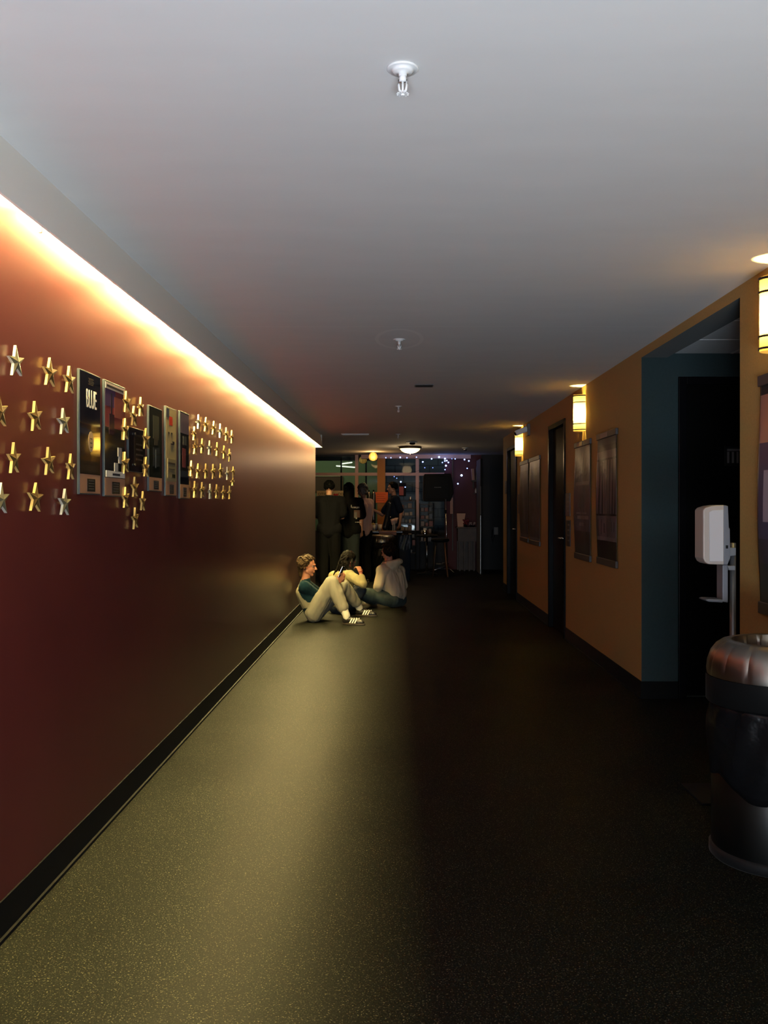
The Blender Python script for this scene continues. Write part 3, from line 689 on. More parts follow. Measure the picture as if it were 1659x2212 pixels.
# noticeboard and lettered banner behind the glass
t = thing('noticeboard', 'brown board on the wall behind the left window above the lettered banner', 'board', P(700, 1044, 22.5))
q0, q1 = P(560, 1061, 22.5), P(741, 1029, 22.5)
MB(m_bmid).box(q0.x, q1.x, 22.55, 22.59, q0.z, q1.z).build('board', t)
MB(m_cream).box(q0.x, q1.x-.05, 22.53, 22.56, q1.z+.0, q1.z+.09).build('top_strip', t)
t = thing('letter_banner', 'cream paper banner with black letters and a red heart behind the queue', 'banner', P(712, 1080, 19.25))
q0, q1 = P(684, 1104, 19.25), P(744, 1060, 19.25)
MB(m_cream).box(q0.x, q1.x, 19.25, 19.262, q0.z, q1.z).build('paper', t)
for ch, px in (('O', 690), ('T', 696), ('I', 700), ('C', 704), ('D', 733.5), ('D', 739.5)):
    text_mesh(ch, 'letter', m_blk, P(px, 1067.5, 19.25)-V((0, .003, 0)), (1, 0, 0), (0, 0, 1), .075, .001, t)
h = P(725.5, 1070, 19.24); b = MB(mat('red_heart_paper', (.55, .03, .05), .7))
hp = []
for i in range(28):
    a = 2*math.pi*i/28; hp.append((h.x+.0033*16*math.sin(a)**3, h.y, h.z+.0033*(13*math.cos(a)-5*math.cos(2*a)-2*math.cos(3*a)-math.cos(4*a))))
b.prism(hp, (0, -.003, 0)).build('heart', t)
# glass pendants
def pendant(px, py, Y, label, drop, s=1):
    c = P(px, py, Y); t = thing('pendant_lamp', label, 'lamp', c, 'amber pendants')
    MB(mat('amber_pendant_glass', (.6, .35, .08), .3, emit=(1, .52, .10), es=.75*s)).lathe(c, [(.02, .09), (.055, .07), (.085, .02), (.09, -.02), (.07, -.065), (.03, -.09)], 20).build('glass_shade', t, smooth=True)
    b = MB(m_blk)
    for k in range(8):
        a = k*math.pi/4; b.tube([c+V((r_*math.cos(a), r_*math.sin(a), z)) for r_, z in ((.025, .09), (.058, .07), (.088, .02), (.093, -.02), (.073, -.066), (.032, -.091))], .0028, n=5)
    b.build('cage', t); MB(m_blk).cyl(c+V((0, 0, .09)), V((c.x, c.y, drop)), .006, n=6).build('cord', t)
pendant(806, 986, 18.4, 'bright amber caged pendant left of the orange column', ZC)
point_light('pendant_light', P(806, 990, 18.25), 8.0, (1, .58, .22), .10)
pendant(784, 993, 21.0, 'dim amber shape beyond the window standing for the reflection of the bright pendant', 3.0, .22)  # extra pendant modelled as the bright one's reflection in the glass
# blue string lights
t = thing('string_lights', 'string of small glowing blue lights draped over the windows and maroon wall', 'lights', P(950, 995, 19.2))
lp = [(670, 213, 2), (718, 213, 2), (806, 210, 3), (869, 213, 2), (959, 208, 2), (1019, 252, 3), (1102, 223, 3), (1172, 207, 4), (1203, 258, 2), (1228, 222, 4), (1227, 243, 3), (1245, 240, 3), (1260, 257, 3), (1237, 288, 4), (1228, 325, 2),
      (1293, 223, 1), (1324, 224, 2), (1412, 230, 3), (1453, 243, 3), (1437, 313, 2), (1384, 379, 5), (1350, 458, 3), (1262, 560, 2), (811, 440, 3), (853, 490, 2), (773, 406, 1), (749, 391, 1), (1037, 307, 1), (1113, 307, 1)]
m_blu = {k: emit_mat('blue_bulb', (.13+.05*k, .20+.07*k, 1), 2.2+k*1.3) for k in range(1, 6)}
pts = []
for x, y, k in lp:
    p = P(680+x/4.366, 940+y/4.366, 19.2); pts.append(p)
    MB(m_blu[k]).ell(p, (.006+.0032*k,)*3, n=10, m=6).build('bulb', t, smooth=True)
cord = []
for i in range(len(pts)-1):
    a, c = pts[i], pts[i+1]
    for j in range(4): f = j/4; cord.append(a.lerp(c, f)+V((0, .01, -.05*math.sin(math.pi*f)*min(1, (a-c).length))))
MB(m_blk).tube(cord+[pts[-1]], .0022, n=5).build('cord', t)
point_light('string_lights_glow', P(965, 1005, 19.15), .35, (.15, .25, 1), .15)

# orange sign on the column
q0, q1 = P(809.5, 1086, 19.2), P(838, 1063, 19.2)
t = thing('paper_sign', 'bright orange paper sign across the orange column', 'sign', (q0+q1)/2)
MB(mat('orange_card', (.95, .17, .03), .7)).box(q0.x, q1.x, 19.265, 19.272, q0.z, q1.z).build('card', t)
b = MB(mat('faint_sign_ink', (.55, .08, .02), .7))
for k in range(4): b.box(q0.x+.04, q1.x-.05-.03*(k % 2), 19.262, 19.2648, q1.z-.05-.045*k, q1.z-.04-.045*k)
b.build('print', t)
# red lit sign in a black surround behind the barman
q0, q1 = P(862, 1072, 19.3), P(877, 1044, 19.3)
t = thing('window_sign', 'dull red panel in a black surround behind the man at the counter', 'sign', (q0+q1)/2)
MB(m_blk).box(q0.x, q1.x, 19.30, 19.36, q0.z, q1.z).build('surround', t, bevel=.01)
MB(mat('red_panel', (.38, .05, .02), .5)).box(q0.x+.0, q1.x-.05, 19.292, 19.2995, q0.z+.02, q1.z-.07).build('panel', t, bevel=.004)
# serving counter
cy0, cy1, ct = 16.9, 17.5, .89
t = thing('counter', 'dark serving counter in front of the window with a warm wooden ledge', 'counter', (-.6, 17.2, 0))
cx0, cx1 = P(690, 0, 17).x, P(868, 0, 17).x
MB(m_blk).box(cx0, cx1, cy0+.03, cy1, 0, ct-.04).build('body', t)
MB(m_blk_gloss).box(cx0-.02, cx1+.02, cy0, cy1+.02, ct-.04, ct).build('worktop', t, bevel=.008)
a_, c_ = P(818.5, 1154, 16.8), P(856.5, 1145, 16.8)
MB(m_wood).box(a_.x, c_.x, 16.74, cy0+.02, ct-.075, ct+.003).build('wooden_ledge', t, bevel=.006)
def cup(px, Y, h, r, label, col, name='paper_cup', cat='cup'):
    x = P(px, 0, Y).x
    t = thing(name, label, cat, (x, Y, ct))
    MB(mat('cup_side', col, .6)).lathe((x, Y, ct+.0015), [(r*.72, 0), (r, h), (r*.93, h), (r*.66, .006)], 24).build('cup_wall', t, smooth=True)
    MB(mat('cup_rim', (.8, .75, .7), .5)).lathe((x, Y, ct+h), [(r*1.0, 0), (r*1.05, .003), (r*1.0, .006), (r*.95, .003)], 24, cap=False).build('rim', t, smooth=True)
    return t
cup(820.5, 17.0, .115, .043, 'pale paper cup with a red notch standing below the orange sign', (.85, .62, .36))
cup(807.5, 17.15, .105, .036, 'small cream cup left of the pale paper cup on the counter', (.6, .5, .35))
cup(799.5, 17.05, .10, .036, 'dull red patterned cup beside the pink shirted person', (.35, .10, .06))
cup(812.8, 17.3, .13, .024, 'thin clear grey tumbler between the two cups', (.20, .20, .24))
# jar of paper straws
x = P(851, 0, 17.05).x
t = thing('utensil_jar', 'cluster of pale paper cones in a slim stand on the counter', 'jar', (x, 17.05, ct))
MB(m_paper).cyl((x-.02, 17.05, ct+.001), (x-.018, 17.05, ct+.19), .007, n=8).cyl((x+.012, 17.05, ct+.001), (x+.012, 17.05, ct+.19), .008, n=8).build('stem', t)
b = MB(mat('paper_cone', (.80, .50, .36), .7))
for k, (ox, hh) in enumerate(((-.035, .19), (-.005, .20), (.028, .185), (.05, .165))): b.lathe((x+ox, 17.05+.012*(k % 2), ct+.11+.01*k), [(.006, 0), (.026, .075), (.033, .09+hh*.1), (.024, .085+hh*.1)], 12)
b.build('paper_cones', t, smooth=True)
# leaning black glossy case
a_, c_ = P(831.5, 1136, 17.2), P(842, 1089, 17.3)
t = thing('carrying_case', 'long glossy black case leaning on the counter before the man', 'case', a_)
b = MB(mat('glossy_black_vinyl', (.012, .014, .02), .18, bump=.35, bscale=9)); b.cap(V((a_.x, a_.y, ct+.055)), .052, c_, .042, n=20)
b.build('case_body', t, smooth=True)
d_ = (c_-V((a_.x, a_.y, ct+.055))).normalized()
MB(m_blk).cyl(c_+d_*.04, c_+d_*.07, .014, n=10).build('end_tip', t)
MB(m_chrome).ell(P(843.5, 1117, 16.95), (.010, .010, .010)).build('snap', t)
# steel urn
for px, lab in ((797, 'tall steel urn with yellow glint behind the counter'), (807, 'slimmer steel urn just left of the orange column')):
    x = P(px, 0, 18.6).x
    t = thing('drinks_urn', lab, 'urn', (x, 18.6, 0))
    MB(m_steel).lathe((x, 18.6, 0), [(.040, .98), (.044, 1.0), (.044, 1.58), (.036, 1.62), (.015, 1.66)], 28).build('body', t, smooth=True)
    MB(m_blk).cyl((x, 18.54, 1.06), (x, 18.48, 1.06), .012).build('tap', t)
    MB(m_blk).ell((x, 18.6, 1.675), (.018, .018, .018)).build('lid_knob', t, smooth=True)
b = MB(m_dkwood).box(P(780, 0, 18.6).x, P(815, 0, 18.6).x, 18.35, 18.95, 0, .98)
tag(b.build('back_cabinet', bevel=.01), 'dark cabinet under the steel urns behind the counter', 'cabinet')
# popcorn style tray of gold wrapped items
x = P(803, 0, 17.4).x
t = thing('display_box', 'small open box with yellow wrapped goods behind the cups', 'box', (x, 17.4, ct))
MB(m_wood).box(x-.07, x+.07, 17.36, 17.48, ct+.001, ct+.10).build('box_body', t)
b = MB(mat('yellow_wrap', (.75, .55, .15), .3))
for k in range(5): b.ell((x-.05+.025*k, 17.42, ct+.115+.01*(k % 2)), (.014, .02, .022), n=8, m=6)
b.build('wrapped_goods', t, smooth=True)

# shelves of goods
def shelf(px0, px1, ztop, Y, n, label, gname, itemlabel, seed):
    rs = random.Random(seed); x0, x1 = P(px0, 0, Y).x, P(px1, 0, Y).x
    t = thing('shelf_unit', label, 'shelf', ((x0+x1)/2, Y, 0))
    b = MB(m_blk).box(x0, x0+.015, Y, Y+.22, 0, ztop); b.build('side_panel', t)
    MB(m_blk).box(x1-.015, x1, Y, Y+.22, 0, ztop).build('side_panel', t)
    for k in range(n):
        z = ztop-.02-k*.155
        MB(m_dkwood).box(x0+.015, x1-.015, Y, Y+.22, z-.012, z).build('shelf_board', t)
    for k in range(1, n):
        z = ztop-.02-k*.155; x = x0+.03
        while x < x1-.08:
            w_ = rs.uniform(.05, .09); h_ = rs.uniform(.06, .115)
            c = rs.choice([(.28, .20, .15), (.18, .14, .12), (.32, .27, .22), (.22, .08, .06), (.10, .12, .15)])
            o = MB(mat('packet', c, .5)).box(x, x+w_, Y+.02, Y+.10, z+.0005, z+h_).build('snack_packet', bevel=.006)
            tag(o, itemlabel, 'packet', gname); x += w_+rs.uniform(.008, .02)
shelf(863, 899, 1.49, 18.85, 8, 'dark shelf unit of packets behind the man at the counter', 'packets on the shelf behind the man', 'dim packet on the dark shelf unit behind the man at the counter', 4)
shelf(906, 938, 1.42, 18.95, 6, 'dark shelf unit of goods under the black screen', 'packets on the shelf under the screen', 'dim packet on the dark shelf unit under the black screen', 9)
q = P(887, 1082, 18.9)
o = MB(m_chrome).lathe((q.x, q.y, 1.471), [(.03, 0), (.035, .03), (.02, .07), (.02, .085)], 16).build('metal_tin', smooth=True)
tag(o, 'small shiny tin on top of the shelf behind the man', 'tin')

# black screen on a stand
sy = 18.5; q0, q1 = P(914, 1083, sy), P(979, 1024, sy)
t = thing('television', 'large black screen on a thin metal pole stand', 'television', (P(962, 0, sy).x, sy, 0))
poly = [(914.5, 1030), (917, 1024), (974, 1023), (979, 1048), (980, 1066), (973, 1083), (916, 1083), (914, 1076)]
MB(m_blk).prism([P(x, y, sy) for x, y in poly], (0, .28, 0)).build('casing', t, bevel=.012)
bx(MB(mat('dark_screen_glass', (.003, .003, .003), .5, spec=.1)), 919, 970, 1029, 1077, sy-.006, sy-.0005, sy).build('screen', t, bevel=.003)
b = MB(m_grey_plastic)
for k in range(7): bx(b, 938+k*2.2, 939.4+k*2.2, 1052, 1053.6, sy-.009, sy-.0065, sy)
b.build('maker_mark', t)
px_ = P(963, 0, sy-.03).x
MB(m_chrome).cyl((px_, sy-.03, 1.50), (px_+.03, sy-.03, .03), .012, n=12).build('pole', t, smooth=True)
MB(m_blk).cyl((px_-.01, sy-.03, 1.28), (px_-.01, sy-.03, 1.22), .022, n=12).build('clamp', t)
MB(m_blk).box(px_-.02, px_+.02, sy-.03, sy+.02, 1.47, 1.52).build('bracket', t)
b = MB(m_chrome)
for dx_, dy_ in ((-.42, -.05), (.12, -.22), (.12, .3)): b.tube([(px_+.03, sy-.03, .12), (px_+.03+dx_, sy-.03+dy_, .012)], .011)
b.build('tripod_foot', t, smooth=True)
# pedestal table and stool
ty = 18.05; x = P(922, 0, ty).x
t = thing('pedestal_table', 'small dark round table on a shiny metal pedestal left of the screen pole', 'table', (x, ty, 0))
MB(m_blk).lathe((x, ty, 0), [(.20, .74), (.22, .75), (.22, .775), (.21, .78)], 40).build('tabletop', t, smooth=True)
MB(m_chrome).cyl((x, ty, .04), (x, ty, .74), .021, n=16).build('pedestal', t, smooth=True)
MB(m_blk).lathe((x, ty, 0), [(.20, 0), (.20, .012), (.06, .03), (.025, .06)], 32).build('base', t, smooth=True)
q = P(918, 0, ty)
t = thing('napkin_holder', 'round metal napkin holder on the small dark table', 'holder', (q.x, ty, .78))
MB(m_chrome).lathe((q.x, ty, .7805), [(.05, 0), (.055, .02), (.045, .09), (.03, .10)], 20).build('holder_body', t, smooth=True)
MB(m_paper).box(q.x-.03, q.x+.03, ty-.02, ty+.02, .88, .915).build('napkins', t)
x = P(954, 0, 17.4).x
t = thing('bar_stool', 'dark round seated stool with splayed pale wooden legs before the screen', 'stool', (x, 17.4, 0))
MB(m_blk).lathe((x-.03, 17.4, 0), [(.14, .66), (.175, .68), (.18, .71), (.16, .735)], 32).build('seat', t, smooth=True)
for k in range(4):
    a = math.pi/4+k*math.pi/2
    MB(m_wood if k == 3 else m_dkwood).cyl((x-.03+.11*math.cos(a), 17.4+.11*math.sin(a), .665), (x-.03+.20*math.cos(a), 17.4+.20*math.sin(a), 0), .014, n=8).build('leg', t, smooth=True)
b = MB(m_chrome); n = 24
for i in range(n):
    a0, a1 = 2*math.pi*i/n, 2*math.pi*(i+1)/n
    b.cyl((x-.03+.165*math.cos(a0), 17.4+.165*math.sin(a0), .25), (x-.03+.165*math.cos(a1), 17.4+.165*math.sin(a1), .25), .007, n=6)
b.build('foot_ring', t)
# condiment stand on the right
q0, q1 = P(986, 1140, 18.9), P(1030, 1137, 18.9); zt = .92
t = thing('service_stand', 'dark wooden service stand with an open slatted base by the maroon wall', 'cabinet', ((q0.x+q1.x)/2, 19.05, 0))
b = MB(m_dkwood).box(q0.x, q1.x, 18.85, 19.30, zt-.03, zt); b.build('top', t, bevel=.005)
MB(m_dkwood).box(q0.x+.03, q1.x-.01, 18.88, 19.28, zt-.30, zt-.03).build('cabinet_body', t)
for k in range(4):
    x = q0.x+.05+k*.10; MB(m_dkwood).box(x, x+.035, 18.88, 18.92, 0, zt-.30).build('slat_leg', t)
MB(m_dkwood).box(q0.x+.03, q1.x-.01, 19.2, 19.28, 0, zt-.30).build('back_panel', t)
a_, c_ = P(987, 1136, 18.95), P(1006, 1109, 18.95)
t = thing('menu_board', 'pale pinkish card standing on the dark service stand', 'card', (a_+c_)/2)
MB(mat('pinkish_card', (.75, .45, .32), .8)).prism([(a_.x+.015, 18.95, zt+.001), (a_.x+.13, 18.95, zt+.001), (c_.x, 18.99, c_.z), (a_.x, 18.99, c_.z)], (0, .008, 0)).build('card', t)
MB(m_wood).box(a_.x+.03, a_.x+.15, 18.965, 19.03, zt+.0005, zt+.016).build('card_foot', t)
x = P(1006, 0, 18.86).x
t = thing('flower_pot', 'dark red bunch of flowers leaning over the pale card', 'plant', (x, 18.87, zt))
b = MB(mat('dark_red_petals', (.20, .02, .03), .7)); rs = random.Random(5)
for k in range(14): b.ell((x+rs.uniform(-.05, .06), 18.87+rs.uniform(-.03, .03), zt+.10+rs.uniform(-.04, .05)), (.022, .02, .018), n=8, m=6)
b.build('flowers', t, smooth=True); MB(m_blk).lathe((x, 18.87, zt+.0005), [(.03, 0), (.04, .06), (.035, .06)], 16).build('pot', t, smooth=True)
x = P(1020, 0, 19.05).x
t = thing('snack_bowl', 'black dish heaped with pale pieces on the service stand', 'bowl', (x, 19.05, zt))
MB(m_blk).lathe((x, 19.05, zt+.0005), [(.05, 0), (.07, .03), (.065, .032)], 24).build('dish', t, smooth=True)
b = MB(mat('pale_pieces', (.55, .36, .28), .7))
for k in range(16): b.ell((x+rs.uniform(-.06, .06), 19.05+rs.uniform(-.04, .04), zt+.045+rs.uniform(0, .05)), (.018, .015, .013), n=8, m=5)
b.build('pieces', t, smooth=True)
# wall shelf with folders
q0, q1 = P(1020, 1040, 19.05), P(1038, 1034, 19.05)
t = thing('wall_shelf', 'small dark wall shelf high beside the maroon wall', 'shelf', (q0+q1)/2)
MB(m_dkwood).box(q0.x, q1.x, 19.05, 19.34, q0.z, q0.z+.03).build('shelf_board', t)
MB(m_dkwood).box(q0.x+.03, q0.x+.05, 19.25, 19.34, q0.z-.14, q0.z).build('bracket', t)
for k, (px, lab, cc, tl, h_) in enumerate(((1023, 'pale pink folder on the high wall shelf', (.50, .30, .24), -.02, .24), (1029.5, 'tall grey green folder on the high wall shelf', (.22, .22, .18), .03, .30))):
    x = P(px, 0, 19.1).x; z = q0.z+.031
    o = MB(mat('folder', cc, .7)).hull8([(x-.02, 19.1, z), (x+.025, 19.1, z), (x+.025, 19.3, z), (x-.02, 19.3, z), (x-.02+tl, 19.1, z+h_), (x+.025+tl, 19.1, z+h_), (x+.025+tl, 19.3, z+h_), (x-.02+tl, 19.3, z+h_)]).build('folder')
    tag(o, lab, 'folder', 'folders on the high shelf')
q = P(1027.5, 1060, 19.3)
o = MB(m_paper).lathe((q.x, 19.27, q.z-.05), [(.016, 0), (.018, .02), (.016, .07), (.007, .09), (.007, .11)], 16).build('white_bottle', smooth=True)
b_ = MB(m_dkwood).box(q.x-.06, q.x+.08, 19.2, 19.34, q.z-.066, q.z-.051).build('bottle_bracket')
tag(o, 'small white bottle against the maroon wall under the shelf', 'bottle'); tag(b_, 'tiny dark wall ledge holding the white bottle', 'shelf')
# pale notice strip and metal door edge
q0, q1 = P(972.5, 1110, 19.3), P(978.5, 1075, 19.3)
o = MB(mat('pinkish_notice', (.60, .34, .24), .8)).box(q0.x, q1.x, 19.31, 19.335, q0.z, q1.z).build('paper_notice'); tag(o, 'narrow pinkish notice on the wall right of the screen pole', 'notice')
t = bpy.data.objects.new('door_5', None); C.objects.link(t); t.location = (P(1039, 0, 18.0).x, 18.0, 0); t['kind'] = 'structure'
x = t.location.x
MB(m_blk).box(x-.02, x+.02, 17.9, 18.8, 0, 2.3).build('door_panel', t, bevel=.004)
MB(m_chrome).box(x-.024, x-.014, 17.885, 17.899, .01, 1.17).build('edge_strip', t)
MB(m_grey_plastic).box(x-.022, x-.012, 17.885, 17.899, 1.19, 1.75).build('upper_edge_strip', t)
# extinguisher box and payphone like fittings on the dark wall
q = P(1071.5, 1147, 19.25)
t = thing('wall_phone', 'dim grey box with dark handset on the dark far wall', 'phone', q)
MB(mat('dim_grey_box', (.32, .30, .27), .6)).box(q.x-.045, q.x+.045, 19.22, 19.295, q.z-.08, q.z+.08).build('box', t, bevel=.006)
MB(m_blk).tube([(q.x-.07, 19.24, q.z-.02), (q.x-.09, 19.24, q.z-.12), (q.x-.08, 19.24, q.z-.25), (q.x-.03, 19.26, q.z-.10)], .008).build('cord', t, smooth=True)
MB(m_blk).cap((q.x-.075, 19.25, q.z+.02), .014, (q.x-.08, 19.25, q.z-.07), .014).build('handset', t, smooth=True)
# blue recycling bin beside the distant litter bin
x0, x1 = P(861, 0, 16.35).x, P(888, 0, 16.35).x
t = thing('recycling_bin', 'dark blue recycling bin right of the distant domed bin', 'bin', ((x0+x1)/2, 16.5, 0))
m_blue = mat('dark_blue_plastic', (.008, .018, .032), .5, graz=.2)
MB(m_blue).hull8([(x0+.02, 16.37, 0), (x1-.02, 16.37, 0), (x1-.02, 16.65, 0), (x0+.02, 16.65, 0), (x0, 16.35, .80), (x1, 16.35, .80), (x1, 16.67, .80), (x0, 16.67, .80)]).build('bin_body', t, bevel=.01)
b = MB(mat('blue_bag', (.010, .022, .036), .3, graz=.3, bump=.6, bscale=18)); n = 40
rg = []
for k in range(6):
    ring = []
    for i in range(n):
        a = 2*math.pi*i/n; sq = 1/max(abs(math.cos(a)), abs(math.sin(a)))
        w_ = .012+.006*math.sin(a*9+k)+.005*k/5
        ring.append(((x0+x1)/2+math.cos(a)*sq*((x1-x0)/2+w_), 16.51+math.sin(a)*sq*(.16+w_), .83-.05*k-(.03*math.sin(a*3) if k == 5 else 0)))
    rg.append(ring)
b.rings(rg, cap=False).build('bin_liner', t, smooth=True)
MB(m_blue).box(x0-.005, x1+.005, 16.345, 16.675, .80, .815).build('rim', t, bevel=.004)

# ------------------------------------------------------------------ people
m_skin = mat('skin', (.34, .14, .08), .55, var=.08, vscale=30)
m_skin2 = mat('skin_tan', (.38, .19, .12), .55)
m_eye = mat('eye_white', (.25, .22, .2), .5)
def hand(b, wr, d, n, curl=.6, sc=1.0, thumb=1):
    wr = V(wr); d = V(d).normalized(); n = (V(n)-d*V(n).dot(d)).normalized(); s = d.cross(n)*thumb
    for k in range(4):
        o = (k-1.5)*.019*sc
        kn = wr+d*.085*sc*(1-.05*abs(k-1.3))+s*o
        b.cap(wr+s*o*.55+d*.01, .016*sc, kn, .0105*sc, n=8)
        L = [.040, .045, .042, .033][k]*sc; p = kn; ang = curl*.6
        for j in range(3):
            ang += curl*(.5 if j == 0 else .6); q = p+(d*math.cos(ang)+n*math.sin(ang))*L*(1, .72, .6)[j]
            b.cap(p, (.0095-.0012*j)*sc, q, (.0088-.0014*j)*sc, n=8); p = q
    p = wr+d*.022*sc-s*.026*sc; q = p+(d*.6-s*.55+n*.35)*.036*sc; e_ = q+(d*.75+n*.5-s*.05)*.030*sc
    b.cap(wr+d*.02*sc-s*.012*sc, .015*sc, q, .0115*sc, n=8); b.cap(q, .011*sc, e_, .009*sc, n=8)
def head(b, c, f, u=None):
    c = V(c); f = V(f).normalized(); u = V(u or (0, 0, 1)); u = (u-f*u.dot(f)).normalized(); r = f.cross(u)
    R = Matrix((r, f, u)).transposed()
    b.ell(c+u*.022-f*.010, (.073, .092, .083), R, 20, 14); b.ell(c+f*.022-u*.030, (.057, .066, .074), R, 20, 14)
    b.cap(c-u*.06+f*.01+r*.035, .028, c-u*.096+f*.062, .020); b.cap(c-u*.06+f*.01-r*.035, .028, c-u*.096+f*.062, .020)
    b.cap(c+f*.084+u*.010, .008, c+f*.108-u*.026, .0115); b.ell(c+f*.096-u*.030, (.016, .010, .008), R, 8, 6)
    b.ell(c+f*.084-u*.053, (.023, .012, .006), R, 10, 6); b.ell(c+f*.083-u*.065, (.020, .012, .0065), R, 10, 6)
    b.cap(c+f*.078+u*.024+r*.034, .009, c+f*.086+u*.024+r*.010, .008); b.cap(c+f*.078+u*.024-r*.034, .009, c+f*.086+u*.024-r*.010, .008)
    for s in (-1, 1): b.ell(c+r*s*.076-u*.012-f*.012, (.008, .017, .031), R, 10, 8); b.cap(c+r*s*.074-u*.012-f*.002, .006, c+r*s*.084-u*.006-f*.02, .006)
    return R, r, u
def eyes(parent, c, f, u, r):
    for s in (-1, 1):
        e = V(c)+f*.069+u*.008+r*s*.031
        MB(m_eye).ell(e, (.0105, .0105, .0105), None, 12, 8).build('eye', parent, smooth=True)
        MB(m_blk).ell(e+f*.0070, (.0055, .0055, .0055), None, 8, 6).build('pupil', parent, smooth=True)
def locks(b, c, f, u, n, seed, length=.04, spread=.35, cover=.25, thick=.012, lift=.012, forelock=.2):
    c = V(c); r = f.cross(u); R = Matrix((r, f, u)).transposed(); rs = random.Random(seed)
    c0 = c+u*.030-f*.018; b.ell(c0, (.081, .090, .084), R, 20, 14)
    on = lambda d, k: c0+R @ V((d.x*(.080+k), d.y*(.090+k), d.z*(.084+k)))
    k = 0
    while k < n:
        d = V((rs.gauss(0, 1), rs.gauss(0, 1), rs.gauss(0, 1))).normalized()
        if d.y > cover and d.z < .55 or d.z < -.5: continue
        w_ = V((rs.gauss(0, .35), (forelock if d.z > .2 else -.3)+rs.gauss(0, .2), -.55-.3*(1-d.z))); w_ = (w_-d*w_.dot(d)).normalized()
        L = length*rs.uniform(.7, 1.3)/.085; h = lift*rs.uniform(.1, 1.0); d1 = (d+w_*L*.5).normalized(); d2 = (d+w_*L).normalized()
        if d2.y > .55 and d2.z < .42: continue
        b.cap(on(d, 0), thick, on(d1, h), thick*.9, n=7); b.cap(on(d1, h), thick*.9, on(d2, h*(1+spread*rs.uniform(-1.2, 1))), thick*.45, n=7); k += 1
def mixp(a, c, t): return V(a).lerp(V(c), t)
def body(b, J, g=1.0):
    b.cap(J['hipN'], .092*g, J['hipF'], .092*g, n=16)
    pel = mixp(J['hipN'], J['hipF'], .5); ch = mixp(J['shN'], J['shF'], .5)
    b.cap(mixp(pel, J['hipN'], .35), .10*g, mixp(ch, J['shN'], .45)-V((0, 0, .07)), .092*g, n=16)
    b.cap(mixp(pel, J['hipF'], .35), .10*g, mixp(ch, J['shF'], .45)-V((0, 0, .07)), .092*g, n=16)
    b.cap(J['shN'], .052*g, J['shF'], .052*g, n=14); b.cap(ch, .07*g, J['neck'], .052*g, n=14)
    b.cap(J['neck'], .054*g, mixp(J['neck'], J['head'], .75), .046*g, n=14)
    for s in 'NF':
        b.cap(J['sh'+s], .050*g, J['el'+s], .038*g); b.cap(J['el'+s], .038*g, J['wr'+s], .025*g)
        b.cap(J['hip'+s], .088*g, J['kn'+s], .058*g, n=14); m_ = mixp(J['kn'+s], J['an'+s], .3)
        b.cap(J['kn'+s], .056*g, m_, .056*g, n=14); b.cap(m_, .056*g, J['an'+s], .036*g, n=14)
        dn = V((0, 0, -.022)); b.cap(V(J['an'+s]), .035*g, V(J['an'+s])+dn, .030*g, n=10); b.cap(V(J['an'+s])+dn*1.3, .026*g, mixp(J['an'+s], J['toe'+s], .75)+dn, .014*g, n=10)
def torso_cloth(b, J, e=.014, low=0.0, hem=None):
    pel = mixp(J['hipN'], J['hipF'], .5); ch = mixp(J['shN'], J['shF'], .5)
    b.cap(J['shN'], .054+e, J['shF'], .054+e, n=16); b.cap(ch, .074+e, mixp(ch, J['neck'], .55), .056+e, n=16)
    for s in 'NF':
        lo = mixp(mixp(pel, J['hip'+s], .35), mixp(ch, J['sh'+s], .45), low)
        b.cap(lo, .102+e, mixp(ch, J['sh'+s], .45)-V((0, 0, .07)), .098+e, n=16)
def sleeves(b, J, e=.014, frac=1.0, sides='NF'):
    for s in sides:
        b.cap(J['sh'+s], .056+e, J['el'+s], .043+e, n=12)
        if frac > 0: b.cap(J['el'+s], .043+e, mixp(J['el'+s], J['wr'+s], frac), .030+e*.8, n=12)
        elif frac < 0: pass
def legs_cloth(b, J, e=.016, frac=.92, cuff=None, sides='NF', hips=True):
    if hips: b.cap(J['hipN'], .096+e*.6, J['hipF'], .096+e*.6, n=16)
    for s in sides:
        b.cap(J['hip'+s], .092+e, J['kn'+s], .064+e, n=16); m_ = mixp(J['kn'+s], J['an'+s], .35); q = mixp(J['kn'+s], J['an'+s], frac)
        b.cap(J['kn'+s], .063+e, m_, .062+e, n=16); b.cap(m_, .062+e, q, cuff or (.046+e), n=16)
def folds(a, sc, seed=0):
    def f(p): return a*.75*(noise.noise(V((p.x*sc*1.6, p.y*sc*1.6, p.z*sc*.4))+V((seed, 0, 0)))+.55*noise.noise(V((p.x*3.2, p.y*3.2, p.z*.8))*sc))
    return f
def garment(name, parent, mt, fn, voxel=.010, smooth=4, disp=None):
    b = MB(mt); fn(b); return remesh(b.build(name, parent), voxel, smooth, .5, disp)
m_shoe = mat('black_shoe_leather', (.012, .011, .011), .4); m_stripe = mat('white_stripe', (.85, .80, .72), .5); m_sole = mat('dark_gum_sole', (.035, .025, .018), .6)
